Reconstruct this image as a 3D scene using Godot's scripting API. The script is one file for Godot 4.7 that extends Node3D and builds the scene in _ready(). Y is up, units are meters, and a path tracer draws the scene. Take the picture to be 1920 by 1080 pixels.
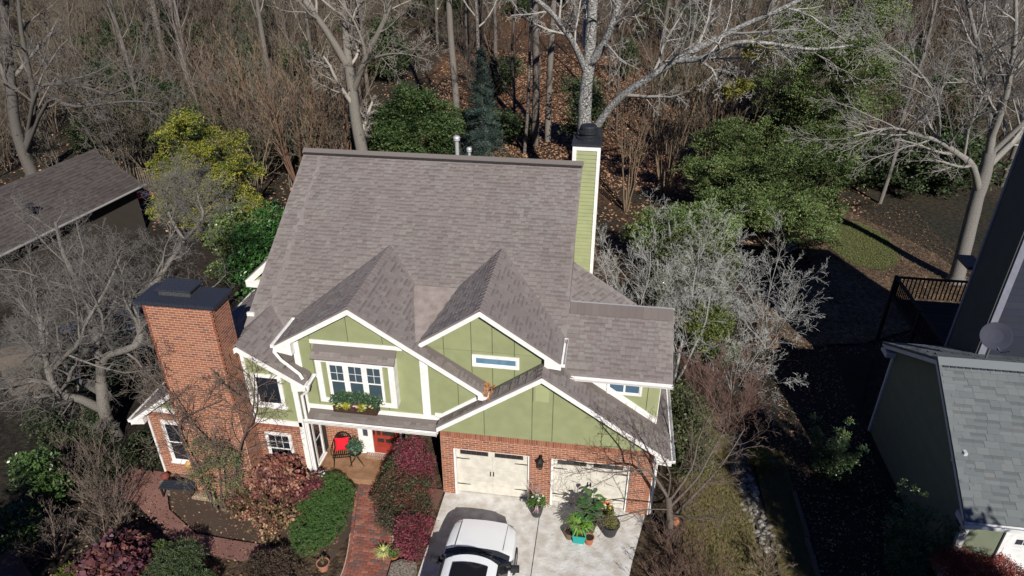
extends Node3D

# ---------------------------------------------------------------- helpers
var rng := RandomNumberGenerator.new()
var M := {}
var taken := {}

func V(x: float, y: float, z: float) -> Vector3: return Vector3(x, y, z)
func rr(a: float, b: float) -> float: return rng.randf_range(a, b)
func rdir() -> Vector3:
	var z := rr(-1, 1); var a := rr(0, TAU); var s := sqrt(1.0 - z * z)
	return Vector3(s * cos(a), z, s * sin(a))

class MB:
	var P := PackedVector3Array()
	var N := PackedVector3Array()
	var C := PackedColorArray()
	var I := PackedInt32Array()
	var col := Color(1, 1, 1)

	func tri(a: Vector3, b: Vector3, c: Vector3) -> void:
		var n := (b - a).cross(c - a).normalized()
		var k := P.size()
		P.append(a); P.append(b); P.append(c)
		for i in 3: N.append(n); C.append(col)
		I.append(k); I.append(k + 2); I.append(k + 1)

	func quad(a: Vector3, b: Vector3, c: Vector3, d: Vector3) -> void:
		var n := (c - a).cross(d - b).normalized()
		var k := P.size()
		P.append(a); P.append(b); P.append(c); P.append(d)
		for i in 4: N.append(n); C.append(col)
		I.append(k); I.append(k + 2); I.append(k + 1); I.append(k); I.append(k + 3); I.append(k + 2)

	func box(x: Transform3D, s: Vector3) -> void:
		var h := s * 0.5
		var p := []
		for i in 8: p.append(x * Vector3(h.x if i & 1 else -h.x, h.y if i & 2 else -h.y, h.z if i & 4 else -h.z))
		quad(p[4], p[5], p[7], p[6]); quad(p[1], p[0], p[2], p[3])
		quad(p[5], p[1], p[3], p[7]); quad(p[0], p[4], p[6], p[2])
		quad(p[6], p[7], p[3], p[2]); quad(p[0], p[1], p[5], p[4])

	func bx(x0: float, x1: float, y0: float, y1: float, z0: float, z1: float) -> void:
		box(Transform3D(Basis(), Vector3((x0 + x1) / 2, (y0 + y1) / 2, (z0 + z1) / 2)), Vector3(x1 - x0, y1 - y0, z1 - z0))

	func fb(f: Transform3D, u0: float, u1: float, v0: float, v1: float, n0: float, n1: float) -> void:
		box(f * Transform3D(Basis(), Vector3((u0 + u1) / 2, (v0 + v1) / 2, (n0 + n1) / 2)), Vector3(u1 - u0, v1 - v0, n1 - n0))

	# a chamfered box: the top and the sides meet in a small bevel
	func cbox(x: Transform3D, s: Vector3, b: float) -> void:
		var h := s * 0.5
		var lo := [Vector3(-h.x, -h.y, -h.z), Vector3(-h.x, -h.y, h.z), Vector3(h.x, -h.y, h.z), Vector3(h.x, -h.y, -h.z)]
		var mi := []; var hi := []
		for q in lo:
			mi.append(Vector3(q.x, h.y - b, q.z)); hi.append(Vector3(q.x - signf(q.x) * b, h.y, q.z - signf(q.z) * b))
		for i in 4:
			var j := (i + 1) % 4
			quad(x * lo[i], x * lo[j], x * mi[j], x * mi[i]); quad(x * mi[i], x * mi[j], x * hi[j], x * hi[i])
		quad(x * hi[0], x * hi[1], x * hi[2], x * hi[3])

	func prism(f: Transform3D, poly: PackedVector2Array, n0: float, n1: float) -> void:
		var a := 0.0
		for i in poly.size():
			var q := poly[(i + 1) % poly.size()]
			a += poly[i].x * q.y - q.x * poly[i].y
		if a < 0: poly.reverse()
		var t := Geometry2D.triangulate_polygon(poly)
		for i in range(0, t.size(), 3):
			var A := poly[t[i]]; var B := poly[t[i + 1]]; var D := poly[t[i + 2]]
			if (B - A).cross(D - A) < 0: var s := B; B = D; D = s
			tri(f * Vector3(A.x, A.y, n1), f * Vector3(B.x, B.y, n1), f * Vector3(D.x, D.y, n1))
			tri(f * Vector3(A.x, A.y, n0), f * Vector3(D.x, D.y, n0), f * Vector3(B.x, B.y, n0))
		for i in poly.size():
			var p := poly[i]; var q := poly[(i + 1) % poly.size()]
			quad(f * Vector3(p.x, p.y, n0), f * Vector3(q.x, q.y, n0), f * Vector3(q.x, q.y, n1), f * Vector3(p.x, p.y, n1))

	func tube(p: PackedVector3Array, r: PackedFloat32Array, sides: int) -> void:
		var n := p.size()
		var u := Vector3.ZERO
		var b0 := P.size()
		for i in n:
			var t := (p[mini(i + 1, n - 1)] - p[maxi(i - 1, 0)]).normalized()
			if i == 0: u = t.cross(Vector3(0.3, 0.1, 0.95) if absf(t.y) > 0.5 else Vector3.UP)
			u = (u - t * u.dot(t)).normalized()
			var w := t.cross(u)
			for s in sides:
				var a := TAU * s / sides
				var d := u * cos(a) + w * sin(a)
				P.append(p[i] + d * r[i]); N.append(d); C.append(col)
		for i in n - 1:
			for s in sides:
				var a := b0 + i * sides + s
				var b := b0 + i * sides + (s + 1) % sides
				I.append(a); I.append(b + sides); I.append(b); I.append(a); I.append(a + sides); I.append(b + sides)

	# profile of (radius, height), turned about the y axis of x
	func lathe(x: Transform3D, prof: Array, segs: int) -> void:
		for i in prof.size() - 1:
			var p: Vector2 = prof[i]; var q: Vector2 = prof[i + 1]
			for s in segs:
				var a := TAU * s / segs; var b := TAU * (s + 1) / segs
				var A := x * Vector3(cos(a) * p.x, p.y, -sin(a) * p.x); var B := x * Vector3(cos(b) * p.x, p.y, -sin(b) * p.x)
				var D := x * Vector3(cos(b) * q.x, q.y, -sin(b) * q.x); var E2 := x * Vector3(cos(a) * q.x, q.y, -sin(a) * q.x)
				if p.x < 0.0005: tri(A, D, E2)
				elif q.x < 0.0005: tri(A, B, D)
				else: quad(A, B, D, E2)

	func add(o: MB, x: Transform3D, c: Color) -> void:
		var k := P.size()
		P.append_array(x * o.P)
		N.append_array(Transform3D(x.basis.orthonormalized(), Vector3.ZERO) * o.N)
		var cc := PackedColorArray(); cc.resize(o.P.size()); cc.fill(c)
		C.append_array(cc)
		var ii := o.I.duplicate()
		for i in ii.size(): ii[i] += k
		I.append_array(ii)

	func addm(o: MB, x: Transform3D, c: float) -> void:      # keeps the other's own colours, times c
		var k := C.size()
		add(o, x, Color.WHITE)
		for i in o.C.size(): C[k + i] = o.C[i] * c

	func grid(rows: Array) -> void:      # rows of equally many points, smooth normals; outside is (along row) x (down rows)
		var w: int = rows[0].size(); var k := P.size()
		for i in rows.size():
			for j in w:
				var du: Vector3 = rows[i][mini(j + 1, w - 1)] - rows[i][maxi(j - 1, 0)]
				var dv: Vector3 = rows[mini(i + 1, rows.size() - 1)][j] - rows[maxi(i - 1, 0)][j]
				P.append(rows[i][j]); N.append(du.cross(dv).normalized()); C.append(col)
		for i in rows.size() - 1:
			for j in w - 1:
				var a := k + i * w + j
				I.append(a); I.append(a + w + 1); I.append(a + 1); I.append(a); I.append(a + w); I.append(a + w + 1)

	func mesh() -> ArrayMesh:
		var m := ArrayMesh.new()
		if P.size() == 0: return m
		var a := []; a.resize(Mesh.ARRAY_MAX)
		a[Mesh.ARRAY_VERTEX] = P; a[Mesh.ARRAY_NORMAL] = N; a[Mesh.ARRAY_COLOR] = C; a[Mesh.ARRAY_INDEX] = I
		m.add_surface_from_arrays(Mesh.PRIMITIVE_TRIANGLES, a)
		return m

func numbered(n: String) -> String:
	var k: int = taken.get(n, 0); taken[n] = k + 1
	return n if k == 0 else "%s_%03d" % [n, k]

func put(called: String, mesh: Mesh, m: Material, parent: Node = null, at := Vector3.ZERO) -> MeshInstance3D:
	var o := MeshInstance3D.new()
	o.mesh = mesh; o.material_override = m; o.position = at
	if parent == null: o.name = numbered(called); add_child(o, true)
	else: o.name = called; parent.add_child(o, true)
	return o

# world-space geometry under a thing: direct children are moved back by the thing's own place
func obj(called: String, b: MB, m: Material, parent: Node3D = null) -> MeshInstance3D:
	var at := Vector3.ZERO
	if parent != null and parent.get_parent() == self and not (parent is MeshInstance3D): at = -parent.position
	return put(called, b.mesh(), m, parent, at)

func tag(o: Node, label := "", category := "", group := "", kind := "") -> Node:
	if label: o.set_meta("label", label)
	if category: o.set_meta("category", category)
	if group: o.set_meta("group", group)
	if kind: o.set_meta("kind", kind)
	return o

func thing(called: String, label: String, category: String, at := Vector3.ZERO, turn := 0.0, group := "") -> Node3D:
	var o := Node3D.new(); o.name = numbered(called); add_child(o, true)
	o.position = at; o.rotation.y = turn
	tag(o, label, category, group)
	return o

func copy(o: Node3D, at: Vector3, turn: float, sc: float, label := "", group := "") -> Node3D:
	var c: Node3D = o.duplicate()
	c.name = numbered(o.get_meta("kindname", String(o.name).rstrip("0123456789").trim_suffix("_")))
	add_child(c, true)
	c.position = at; c.rotation.y = turn; c.scale = Vector3.ONE * sc
	if label: c.set_meta("label", label)
	if group: c.set_meta("group", group)
	return c

# ---------------------------------------------------------------- materials
func noise_tex(freq: float, lo: float, hi: float, sd: int, fract := 4, tint := Color(1, 1, 1), tint2 := Color(1, 1, 1), size := 512) -> NoiseTexture2D:
	var n := FastNoiseLite.new(); n.seed = sd; n.frequency = freq; n.fractal_octaves = fract; n.noise_type = FastNoiseLite.TYPE_SIMPLEX_SMOOTH
	var g := Gradient.new()
	g.offsets = PackedFloat32Array([0.2, 0.5, 0.8])
	var mid := (lo + hi) / 2
	g.colors = PackedColorArray([Color(lo * tint.r, lo * tint.g, lo * tint.b), Color(mid, mid, mid), Color(hi * tint2.r, hi * tint2.g, hi * tint2.b)])
	var t := NoiseTexture2D.new(); t.width = size; t.height = size; t.seamless = true; t.noise = n; t.color_ramp = g
	return t

func mat(called: String, rough: float, tex: Texture2D = null, scale := 1.0, metal := 0.0, bump: Texture2D = null, bscale := 1.0) -> StandardMaterial3D:
	var m := StandardMaterial3D.new()
	m.resource_name = called; m.vertex_color_use_as_albedo = true; m.roughness = rough; m.metallic = metal
	m.metallic_specular = 0.4
	if tex: m.albedo_texture = tex
	if bump: m.normal_enabled = true; m.normal_texture = bump; m.normal_scale = bscale
	if tex or bump:
		m.uv1_triplanar = true; m.uv1_world_triplanar = true; m.uv1_scale = Vector3.ONE * scale
	M[called] = m
	return m

func bump_tex(freq: float, sd: int, strength := 4.0) -> NoiseTexture2D:
	var n := FastNoiseLite.new(); n.seed = sd; n.frequency = freq; n.fractal_octaves = 5
	var t := NoiseTexture2D.new(); t.width = 512; t.height = 512; t.seamless = true; t.noise = n; t.as_normal_map = true; t.bump_strength = strength
	return t

func materials() -> void:
	var fine := noise_tex(0.06, 0.86, 1.0, 1)
	var blotch := noise_tex(0.012, 0.925, 1.0, 2, 5)
	var grit := noise_tex(0.2, 0.62, 1.0, 3, 3)
	var dirt := noise_tex(0.02, 0.55, 1.0, 4, 6, Color(1, .93, .85), Color(1, .97, .92))
	var bark_t := noise_tex(0.05, 0.5, 1.0, 5, 4)
	var rough_b := bump_tex(0.05, 7, 6.0)
	mat("shingle", 0.92, grit, 1.6)
	mat("brick", 0.9, grit, 2.0, 0.0, rough_b, 0.5)
	mat("mortar", 0.95, fine, 2.0)
	mat("siding", 0.75, noise_tex(0.012, 0.955, 1.0, 22, 3), 0.3)
	mat("trim", 0.5, blotch, 0.5)
	mat("concrete", 0.88, noise_tex(0.012, 0.86, 1.0, 24, 6, Color(1, .98, .95)), 0.3, 0.0, rough_b, 0.2)
	mat("metal", 0.4, fine, 1.0, 0.4)
	mat("dark_metal", 0.62, noise_tex(0.05, 0.6, 1.0, 31, 5), 0.8, 0.0)
	mat("wood", 0.8, bark_t, 0.8)
	mat("bark", 0.9, bark_t, 1.2, 0.0, rough_b, 1.0)
	mat("pale_bark", 0.85, noise_tex(0.03, 0.34, 1.0, 15, 5), 0.55, 0.0, rough_b, 0.7)
	mat("twig", 0.85)
	mat("ground", 0.95, dirt, 0.3, 0.0, rough_b, 1.0)
	mat("soil", 0.95, grit, 1.0, 0.0, rough_b, 1.2)
	mat("stone", 0.85, dirt, 1.2, 0.0, rough_b, 0.6)
	mat("pot", 0.6, fine, 1.5)
	mat("cloth", 0.9, fine, 3.0)
	var paint := mat("car_paint", 0.25)
	paint.clearcoat_enabled = true; paint.clearcoat = 1.0; paint.clearcoat_roughness = 0.03
	mat("black_gloss", 0.08)
	mat("rubber", 0.85)
	var gl := mat("glass", 0.03); gl.metallic_specular = 0.7
	for n in ["leaf", "gloss_leaf"]:
		var l := mat(n, 0.55 if n == "leaf" else 0.32)
		l.backlight_enabled = true; l.backlight = Color(.16, .18, .06)
		l.cull_mode = BaseMaterial3D.CULL_DISABLED
	var dl := mat("dry_leaf", 0.8); dl.cull_mode = BaseMaterial3D.CULL_DISABLED
	var gr := mat("grass_blade", 0.7); gr.cull_mode = BaseMaterial3D.CULL_DISABLED

# linear base colours
const GREEN := Color(.258, .285, .148)
const WHITE := Color(.80, .79, .77)
const MORTAR := Color(.58, .40, .29)
const BRICKS := [Color(.43, .158, .09), Color(.47, .185, .108), Color(.40, .145, .085), Color(.44, .19, .115), Color(.37, .138, .088), Color(.45, .19, .125), Color(.29, .115, .085)]
const SHINGLES := [Color(.315, .277, .260), Color(.298, .258, .243), Color(.328, .297, .277), Color(.283, .243, .229), Color(.308, .266, .253)]

# ---------------------------------------------------------------- terrain
func gy(x: float, z: float) -> float:
	var h := 0.0
	if z < -47.0: h += 0.085 * (-47.0 - z) + 0.6 * sin(x * 0.06 + z * 0.03) * clampf((-47.0 - z) / 20.0, 0, 1)
	var l := smoothstep(-8.0, -12.5, x)
	h -= 0.3 * l
	h -= 0.12 * smoothstep(3.0, 6.0, x) * smoothstep(-30.0, -20.0, z)
	h += 0.05 * sin(x * 0.9 + 1.3) * sin(z * 0.8) * clampf((absf(x + 3.0) - 8.0) / 3.0, 0, 1)
	return h

const DOWN := Vector3(0.34, -0.6, -0.8)
var house: Node3D
var tabs := []          # every whole shingle: [distance, variant mesh key, transform]
var brs := []           # every whole brick

func zf(z: float) -> Transform3D: return Transform3D(Basis(), Vector3(0, 0, z))            # wall that faces the street: u = x, v = y
func xf(x: float) -> Transform3D: return Transform3D(Basis(Vector3(0, 0, -1), Vector3.UP, Vector3.RIGHT), Vector3(x, 0, 0))      # faces right: u = -z
func mxf(x: float) -> Transform3D: return Transform3D(Basis(Vector3(0, 0, 1), Vector3.UP, Vector3.LEFT), Vector3(x, 0, 0))      # faces left: u = z

# ---------------------------------------------------------------- roofs
func hmain(x: float, z: float) -> float: return 8.81 - 0.62 * (z + 23.1) if z > -23.1 and x > -11.1 and x < (-0.95 if z < -18.5 else 2.24) and z < -16.4 else -9.0
func hg2(x: float, z: float) -> float: return (6.82 - (0.66 if x > -7.05 else 0.61) * absf(x + 7.05)) if z < -15.75 and x > -9.47 and x < (-5.0 if z < -16.3 else -3.06) else -9.0
func hdorm(x: float, z: float) -> float: return 6.91 - 0.685 * absf(x + 3.3) if z < -16.05 and x > -5.08 and x < -1.0 else -9.0
func hlw(x: float, z: float) -> float: return (5.48 - 0.63 * (x + 10.46) if x > -10.46 else 5.48 + 0.765 * (x + 10.46)) if z < -15.36 and x < -8.53 and x > -14.75 else -9.0
func roof_top(p: Vector3) -> bool: return maxf(maxf(hmain(p.x, p.z), hg2(p.x, p.z)), maxf(hdorm(p.x, p.z), hlw(p.x, p.z))) < p.y + 0.05

const TABW := [0.13, 0.16, 0.19, 0.23]
func tab_shape(w: float, h: float, t: float, c: Color) -> MB:
	var b := MB.new(); b.col = c
	var x := w / 2 - 0.002
	var a0 := Vector3(-x, 0, t); var a1 := Vector3(x, 0, t); var a2 := Vector3(x, h + 0.02, 0.004); var a3 := Vector3(-x, h + 0.02, 0.004)
	if t < 0.025:
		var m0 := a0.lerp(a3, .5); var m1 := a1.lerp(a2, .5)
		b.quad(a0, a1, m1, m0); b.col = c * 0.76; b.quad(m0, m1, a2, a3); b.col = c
	else: b.quad(a0, a1, a2, a3)
	b.quad(Vector3(-x, 0, -0.01), Vector3(x, 0, -0.01), a1, a0)
	b.tri(Vector3(x, 0, -0.005), Vector3(x, h, 0), a1); b.tri(Vector3(-x, h, 0), Vector3(-x, 0, -0.005), a0)
	return b

var tab_mesh := {}
func roof(bat: MB, deck: MB, polys: Array, palette: Array = SHINGLES, own := true, expo := 0.142, th := 0.06, wm := 1.0) -> void:
	for pts in polys:
		var n: Vector3 = (pts[1] - pts[0]).cross(pts[2] - pts[0]).normalized()
		if n.y < 0: n = -n
		var U := Vector3.UP.cross(n).normalized(); var W := n.cross(U)
		# origin: the point of this plane that lies under the world's origin line at height 0
		var o: Vector3 = pts[0] - W * (pts[0].y / W.y); o -= U * o.dot(U)
		var f := Transform3D(Basis(U, W, n), o)
		var inv := f.affine_inverse()
		var poly := PackedVector2Array()
		for p in pts: var q: Vector3 = inv * p; poly.append(Vector2(q.x, q.y))
		deck.col = palette[3] * 0.8
		deck.prism(f, poly, -th, 0.0)
		var lo := INF; var hi := -INF; var ul := INF; var uh := -INF
		for q in poly: lo = minf(lo, q.y); hi = maxf(hi, q.y); ul = minf(ul, q.x); uh = maxf(uh, q.x)
		var row := int(floor(lo / expo))
		while row * expo < hi - 0.01:
			var v := row * expo
			var u := ul - rr(0.0, 0.3)
			while u < uh:
				var wi := rng.randi() % 4
				var w: float = TABW[wi] * wm
				var mid := Vector2(u + w / 2, v + expo / 2)
				var wp: Vector3 = f * Vector3(mid.x, mid.y, 0)
				var patch := sin(wp.x * 1.7 + wp.z * 0.9) + sin(wp.x * 0.6 - wp.y * 2.3 + 1.0)
				var ci := rng.randi() % 5
				if rng.randf() < 0.35: ci = 2 if patch > 0.2 else (1 if patch < -0.6 else 4)
				var tooth := rng.randf() < 0.55
				u += w
				if own and not roof_top(wp): continue
				var inside := true
				for q in [Vector2(mid.x - w / 2, v), Vector2(mid.x + w / 2, v), Vector2(mid.x - w / 2, v + expo), Vector2(mid.x + w / 2, v + expo)]:
					if not Geometry2D.is_point_in_polygon(q, poly): inside = false; break
				var key := "%d_%d_%d" % [wi, ci, 1 if tooth else 0]
				if inside:
					var x := f * Transform3D(Basis(), Vector3(mid.x, v, 0))
					if own: tabs.append([wp.distance_to(Vector3(0, 16.8, 0)), key, x])
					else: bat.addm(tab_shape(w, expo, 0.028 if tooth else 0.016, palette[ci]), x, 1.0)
				else:
					var rect := PackedVector2Array([Vector2(mid.x - w / 2, v), Vector2(mid.x + w / 2, v), Vector2(mid.x + w / 2, v + expo), Vector2(mid.x - w / 2, v + expo)])
					for q in Geometry2D.intersect_polygons(rect, poly):
						bat.col = palette[ci]
						bat.prism(f, q, 0.0, 0.016 if tooth else 0.011)
			row += 1

func ridge_caps(a: Vector3, b: Vector3, drop: float, palette: Array = SHINGLES) -> void:
	var n := int((b - a).length() / 0.2)
	var d := (b - a).normalized(); var s := d.cross(Vector3.UP).normalized()
	for i in n:
		var m := MB.new(); m.col = palette[rng.randi() % 5]
		var p := a + d * (i * 0.2); var q := a + d * (i * 0.2 + 0.25)
		var e := Vector3.UP * 0.05; var g := Vector3.UP * 0.026
		var pr := p + s * 0.15 - Vector3.UP * (drop * 0.15 - 0.045); var pl := p - s * 0.15 - Vector3.UP * (drop * 0.15 - 0.045)
		var qr := q + s * 0.15 - Vector3.UP * (drop * 0.15 - 0.02); var ql := q - s * 0.15 - Vector3.UP * (drop * 0.15 - 0.02)
		m.quad(p + e, pr, qr, q + g); m.quad(pl, p + e, q + g, ql)
		m.quad(p + e - Vector3.UP * 0.03, pr - Vector3.UP * 0.03, pr, p + e); m.quad(pl - Vector3.UP * 0.03, p + e - Vector3.UP * 0.03, p + e, pl)
		obj("ridge_cap", m, M.shingle, house)

# ---------------------------------------------------------------- brickwork
func spans(a: float, b: float, holes: Array, v0: float, v1: float) -> Array:
	var out := [[a, b]]
	for h in holes:
		if v1 <= h[2] + 0.002 or v0 >= h[3] - 0.002: continue
		var nxt := []
		for s in out:
			if h[1] <= s[0] or h[0] >= s[1]: nxt.append(s); continue
			if h[0] > s[0]: nxt.append([s[0], h[0]])
			if h[1] < s[1]: nxt.append([h[1], s[1]])
		out = nxt
	return out

var brick_mesh := []
func brick_shape(l: float, h: float, d: float, c: Color) -> MB:
	var b := MB.new(); b.col = c
	b.cbox(Transform3D(Basis(Vector3.RIGHT, PI / 2), Vector3(0, 0, d / 2)), Vector3(l, d, h), 0.0025)
	return b

func brick_wall(bat: MB, back: MB, f: Transform3D, u0: float, u1: float, v0: float, v1: float, holes: Array, soldier := 0.0, single := true) -> void:
	back.col = MORTAR
	var us := [u0, u1]
	for h in holes:
		for e in [h[0], h[1]]:
			if e > u0 and e < u1: us.append(e)
	us.sort()
	for i in us.size() - 1:
		var mid: float = (us[i] + us[i + 1]) / 2
		var hs := []
		for h in holes:
			if mid > h[0] and mid < h[1]: hs.append([h[2], h[3], 0, 1])
		for s in spans(v0, v1, hs, 0.2, 0.8): back.fb(f, us[i], us[i + 1], s[0], s[1], -0.1, 0.0)
	var top := v1 - soldier
	var row := 0; var v := v0
	while v < top - 0.02:
		var vh := minf(0.081, top - v)
		for s in spans(u0, u1, holes, v, v + vh):
			var u: float = s[0] - (0.111 if row % 2 else 0.0)
			while u < s[1] - 0.02:
				var a := maxf(u, s[0]); var b := minf(u + 0.222, s[1])
				u += 0.222
				if b - a < 0.04: continue
				var ci := rng.randi() % 7
				var x := f * Transform3D(Basis(), Vector3((a + b) / 2 , v + vh / 2, rr(-0.001, 0.0015)))
				if single and b - a > 0.22 and vh > 0.08:
					brs.append([x.origin.distance_to(Vector3(0, 16.8, 0)), ci, x])
				else:
					bat.add(brick_shape(b - a - 0.015, vh - 0.015, 0.004, BRICKS[ci]), x, BRICKS[ci])
		row += 1; v += 0.081
	if soldier > 0.0:
		var u := u0
		while u < u1 - 0.03:
			var ci := rng.randi() % 7
			bat.add(brick_shape(0.062, soldier - 0.012, 0.016, BRICKS[ci]), f * Transform3D(Basis(), Vector3(u + 0.036, v1 - soldier / 2, 0)), BRICKS[ci])
			u += 0.0725

# green panelled wall: a backing sheet and separate panels with open joints
func panels(called: String, f: Transform3D, poly: PackedVector2Array, cuts_u: Array, cuts_v: Array, c := GREEN) -> void:
	var b := MB.new(); b.col = c * 0.4
	b.prism(f, poly, -0.12, 0.0)
	obj(called, b, M.siding, house)
	var lo := Vector2(INF, INF); var hi := -lo
	for q in poly: lo = lo.min(q); hi = hi.max(q)
	var us := [lo.x - 0.01] + cuts_u + [hi.x + 0.01]; var vs := [lo.y - 0.01] + cuts_v + [hi.y + 0.01]
	for i in us.size() - 1:
		for j in vs.size() - 1:
			var r := PackedVector2Array([Vector2(us[i] + .011, vs[j] + .006), Vector2(us[i + 1] - .011, vs[j] + .006), Vector2(us[i + 1] - .011, vs[j + 1] - .006), Vector2(us[i] + .011, vs[j + 1] - .006)])
			for q in Geometry2D.intersect_polygons(r, poly):
				var m := MB.new(); m.col = c * rr(0.955, 1.03)
				m.prism(f, q, 0.001, 0.014 + rr(0, 0.002))
				obj("siding_panel", m, M.siding, house)


func trim(called: String, f: Transform3D, boxes: Array, m: Material = null, c := WHITE, parent: Node3D = null) -> MeshInstance3D:
	var b := MB.new(); b.col = c
	for q in boxes: b.fb(f, q[0], q[1], q[2], q[3], q[4], q[5])
	return obj(called, b, m if m else M.trim, parent if parent else house)

# frame + panes + muntins on a wall plane
func window(f: Transform3D, u0: float, u1: float, v0: float, v1: float, fw: float, cols: int, rows: int, split: bool, base := 0.014, parent: Node3D = null, sill := true, gc := Color(.018, .022, .03)) -> void:
	var w := trim("window", f, [[u0, u0 + fw, v0, v1, 0.0, base + .045], [u1 - fw, u1, v0, v1, 0.0, base + .045], [u0 + fw, u1 - fw, v1 - fw, v1, 0.0, base + .043], [u0 + fw, u1 - fw, v0, v0 + fw, 0.0, base + .043]], null, WHITE, parent)
	if sill: trim("sill", f, [[u0 - .04, u1 + .04, v0 - .035, v0 + 0.004, 0.0, base + .085]], null, WHITE, w)
	var a := u0 + fw; var b := u1 - fw; var c := v0 + fw; var d := v1 - fw
	var parts := [[c, (c + d) / 2, base + .012], [(c + d) / 2, d, base + .026]] if split else [[c, d, base + .012]]
	for s in parts:
		var t := .026
		trim("sash", f, [[a, a + t, s[0], s[1], 0.0, s[2] + .012], [b - t, b, s[0], s[1], 0.0, s[2] + .012], [a + t, b - t, s[0], s[0] + t, 0.0, s[2] + .011], [a + t, b - t, s[1] - t, s[1], 0.0, s[2] + .011]], null, WHITE, w)
		trim("pane", f, [[a + t - .002, b - t + .002, s[0] + t - .002, s[1] - t + .002, 0.0, s[2]]], M.glass, gc, w)
		if split and s[1] < d - .01: continue
		for k in range(1, cols):
			var x := lerpf(a + t, b - t, float(k) / cols)
			trim("muntin", f, [[x - .007, x + .007, s[0] + t, s[1] - t, s[2] - .002, s[2] + .006]], null, WHITE, w)
		for k in range(1, rows):
			var y := lerpf(s[0] + t, s[1] - t, float(k) / rows)
			trim("muntin", f, [[a + t, b - t, y - .007, y + .007, s[2] - .002, s[2] + .005]], null, WHITE, w)

# white rake board under the edge of a gable: a polygon strip in the (x, y) plane, its face at depth z
func rake(z: float, pts: Array, hgt: float) -> void:
	var b := MB.new(); b.col = WHITE
	for i in pts.size() - 1:
		var p: Vector2 = pts[i]; var q: Vector2 = pts[i + 1]
		b.prism(zf(z), PackedVector2Array([p, q, q - Vector2(0, hgt), p - Vector2(0, hgt)]), -0.04, 0.0)
	obj("rake_board", b, M.trim, house)

func soffit(z0: float, z1: float, pts: Array, drop: float) -> void:
	var b := MB.new(); b.col = WHITE * 0.95
	for i in pts.size() - 1:
		var p: Vector2 = pts[i]; var q: Vector2 = pts[i + 1]
		b.prism(zf(z1), PackedVector2Array([p - Vector2(0, drop), q - Vector2(0, drop), q - Vector2(0, drop + .02), p - Vector2(0, drop + .02)]), z0 - z1, -0.042)
	obj("soffit", b, M.trim, house)

func gutter(a: Vector3, b: Vector3, out: Vector3) -> void:
	var m := MB.new(); m.col = WHITE
	var l := (b - a).length(); var d := (b - a) / l
	var f := Transform3D(Basis(d, Vector3.UP, out), a)
	if f.basis.determinant() < 0: f = Transform3D(Basis(-d, Vector3.UP, out), b)
	m.fb(f, 0, l, -0.11, -0.1, 0.0, 0.085); m.fb(f, 0, l, -0.1, 0.0, 0.0, 0.008)
	m.prism(f * Transform3D(Basis(Vector3(0, 0, 1), Vector3.UP, Vector3(-1, 0, 0)), Vector3(l, 0, 0)), PackedVector2Array([Vector2(.075, -.1), Vector2(.085, -.1), Vector2(.12, -.02), Vector2(.12, 0.0), Vector2(.11, 0.0), Vector2(.11, -.02)]), 0, l)
	m.fb(f, -0.006, 0, -0.11, 0.0, 0, 0.12); m.fb(f, l, l + 0.006, -0.11, 0.0, 0, 0.12)
	obj("gutter", m, M.trim, house)

func pipe(called: String, pts: Array, r: float, c: Color, m: Material, parent: Node3D, sides := 8) -> MeshInstance3D:
	var b := MB.new(); b.col = c
	var p := PackedVector3Array(pts); var q := PackedFloat32Array()
	for i in pts.size(): q.append(r)
	b.tube(p, q, sides)
	return obj(called, b, m, parent)

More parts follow.
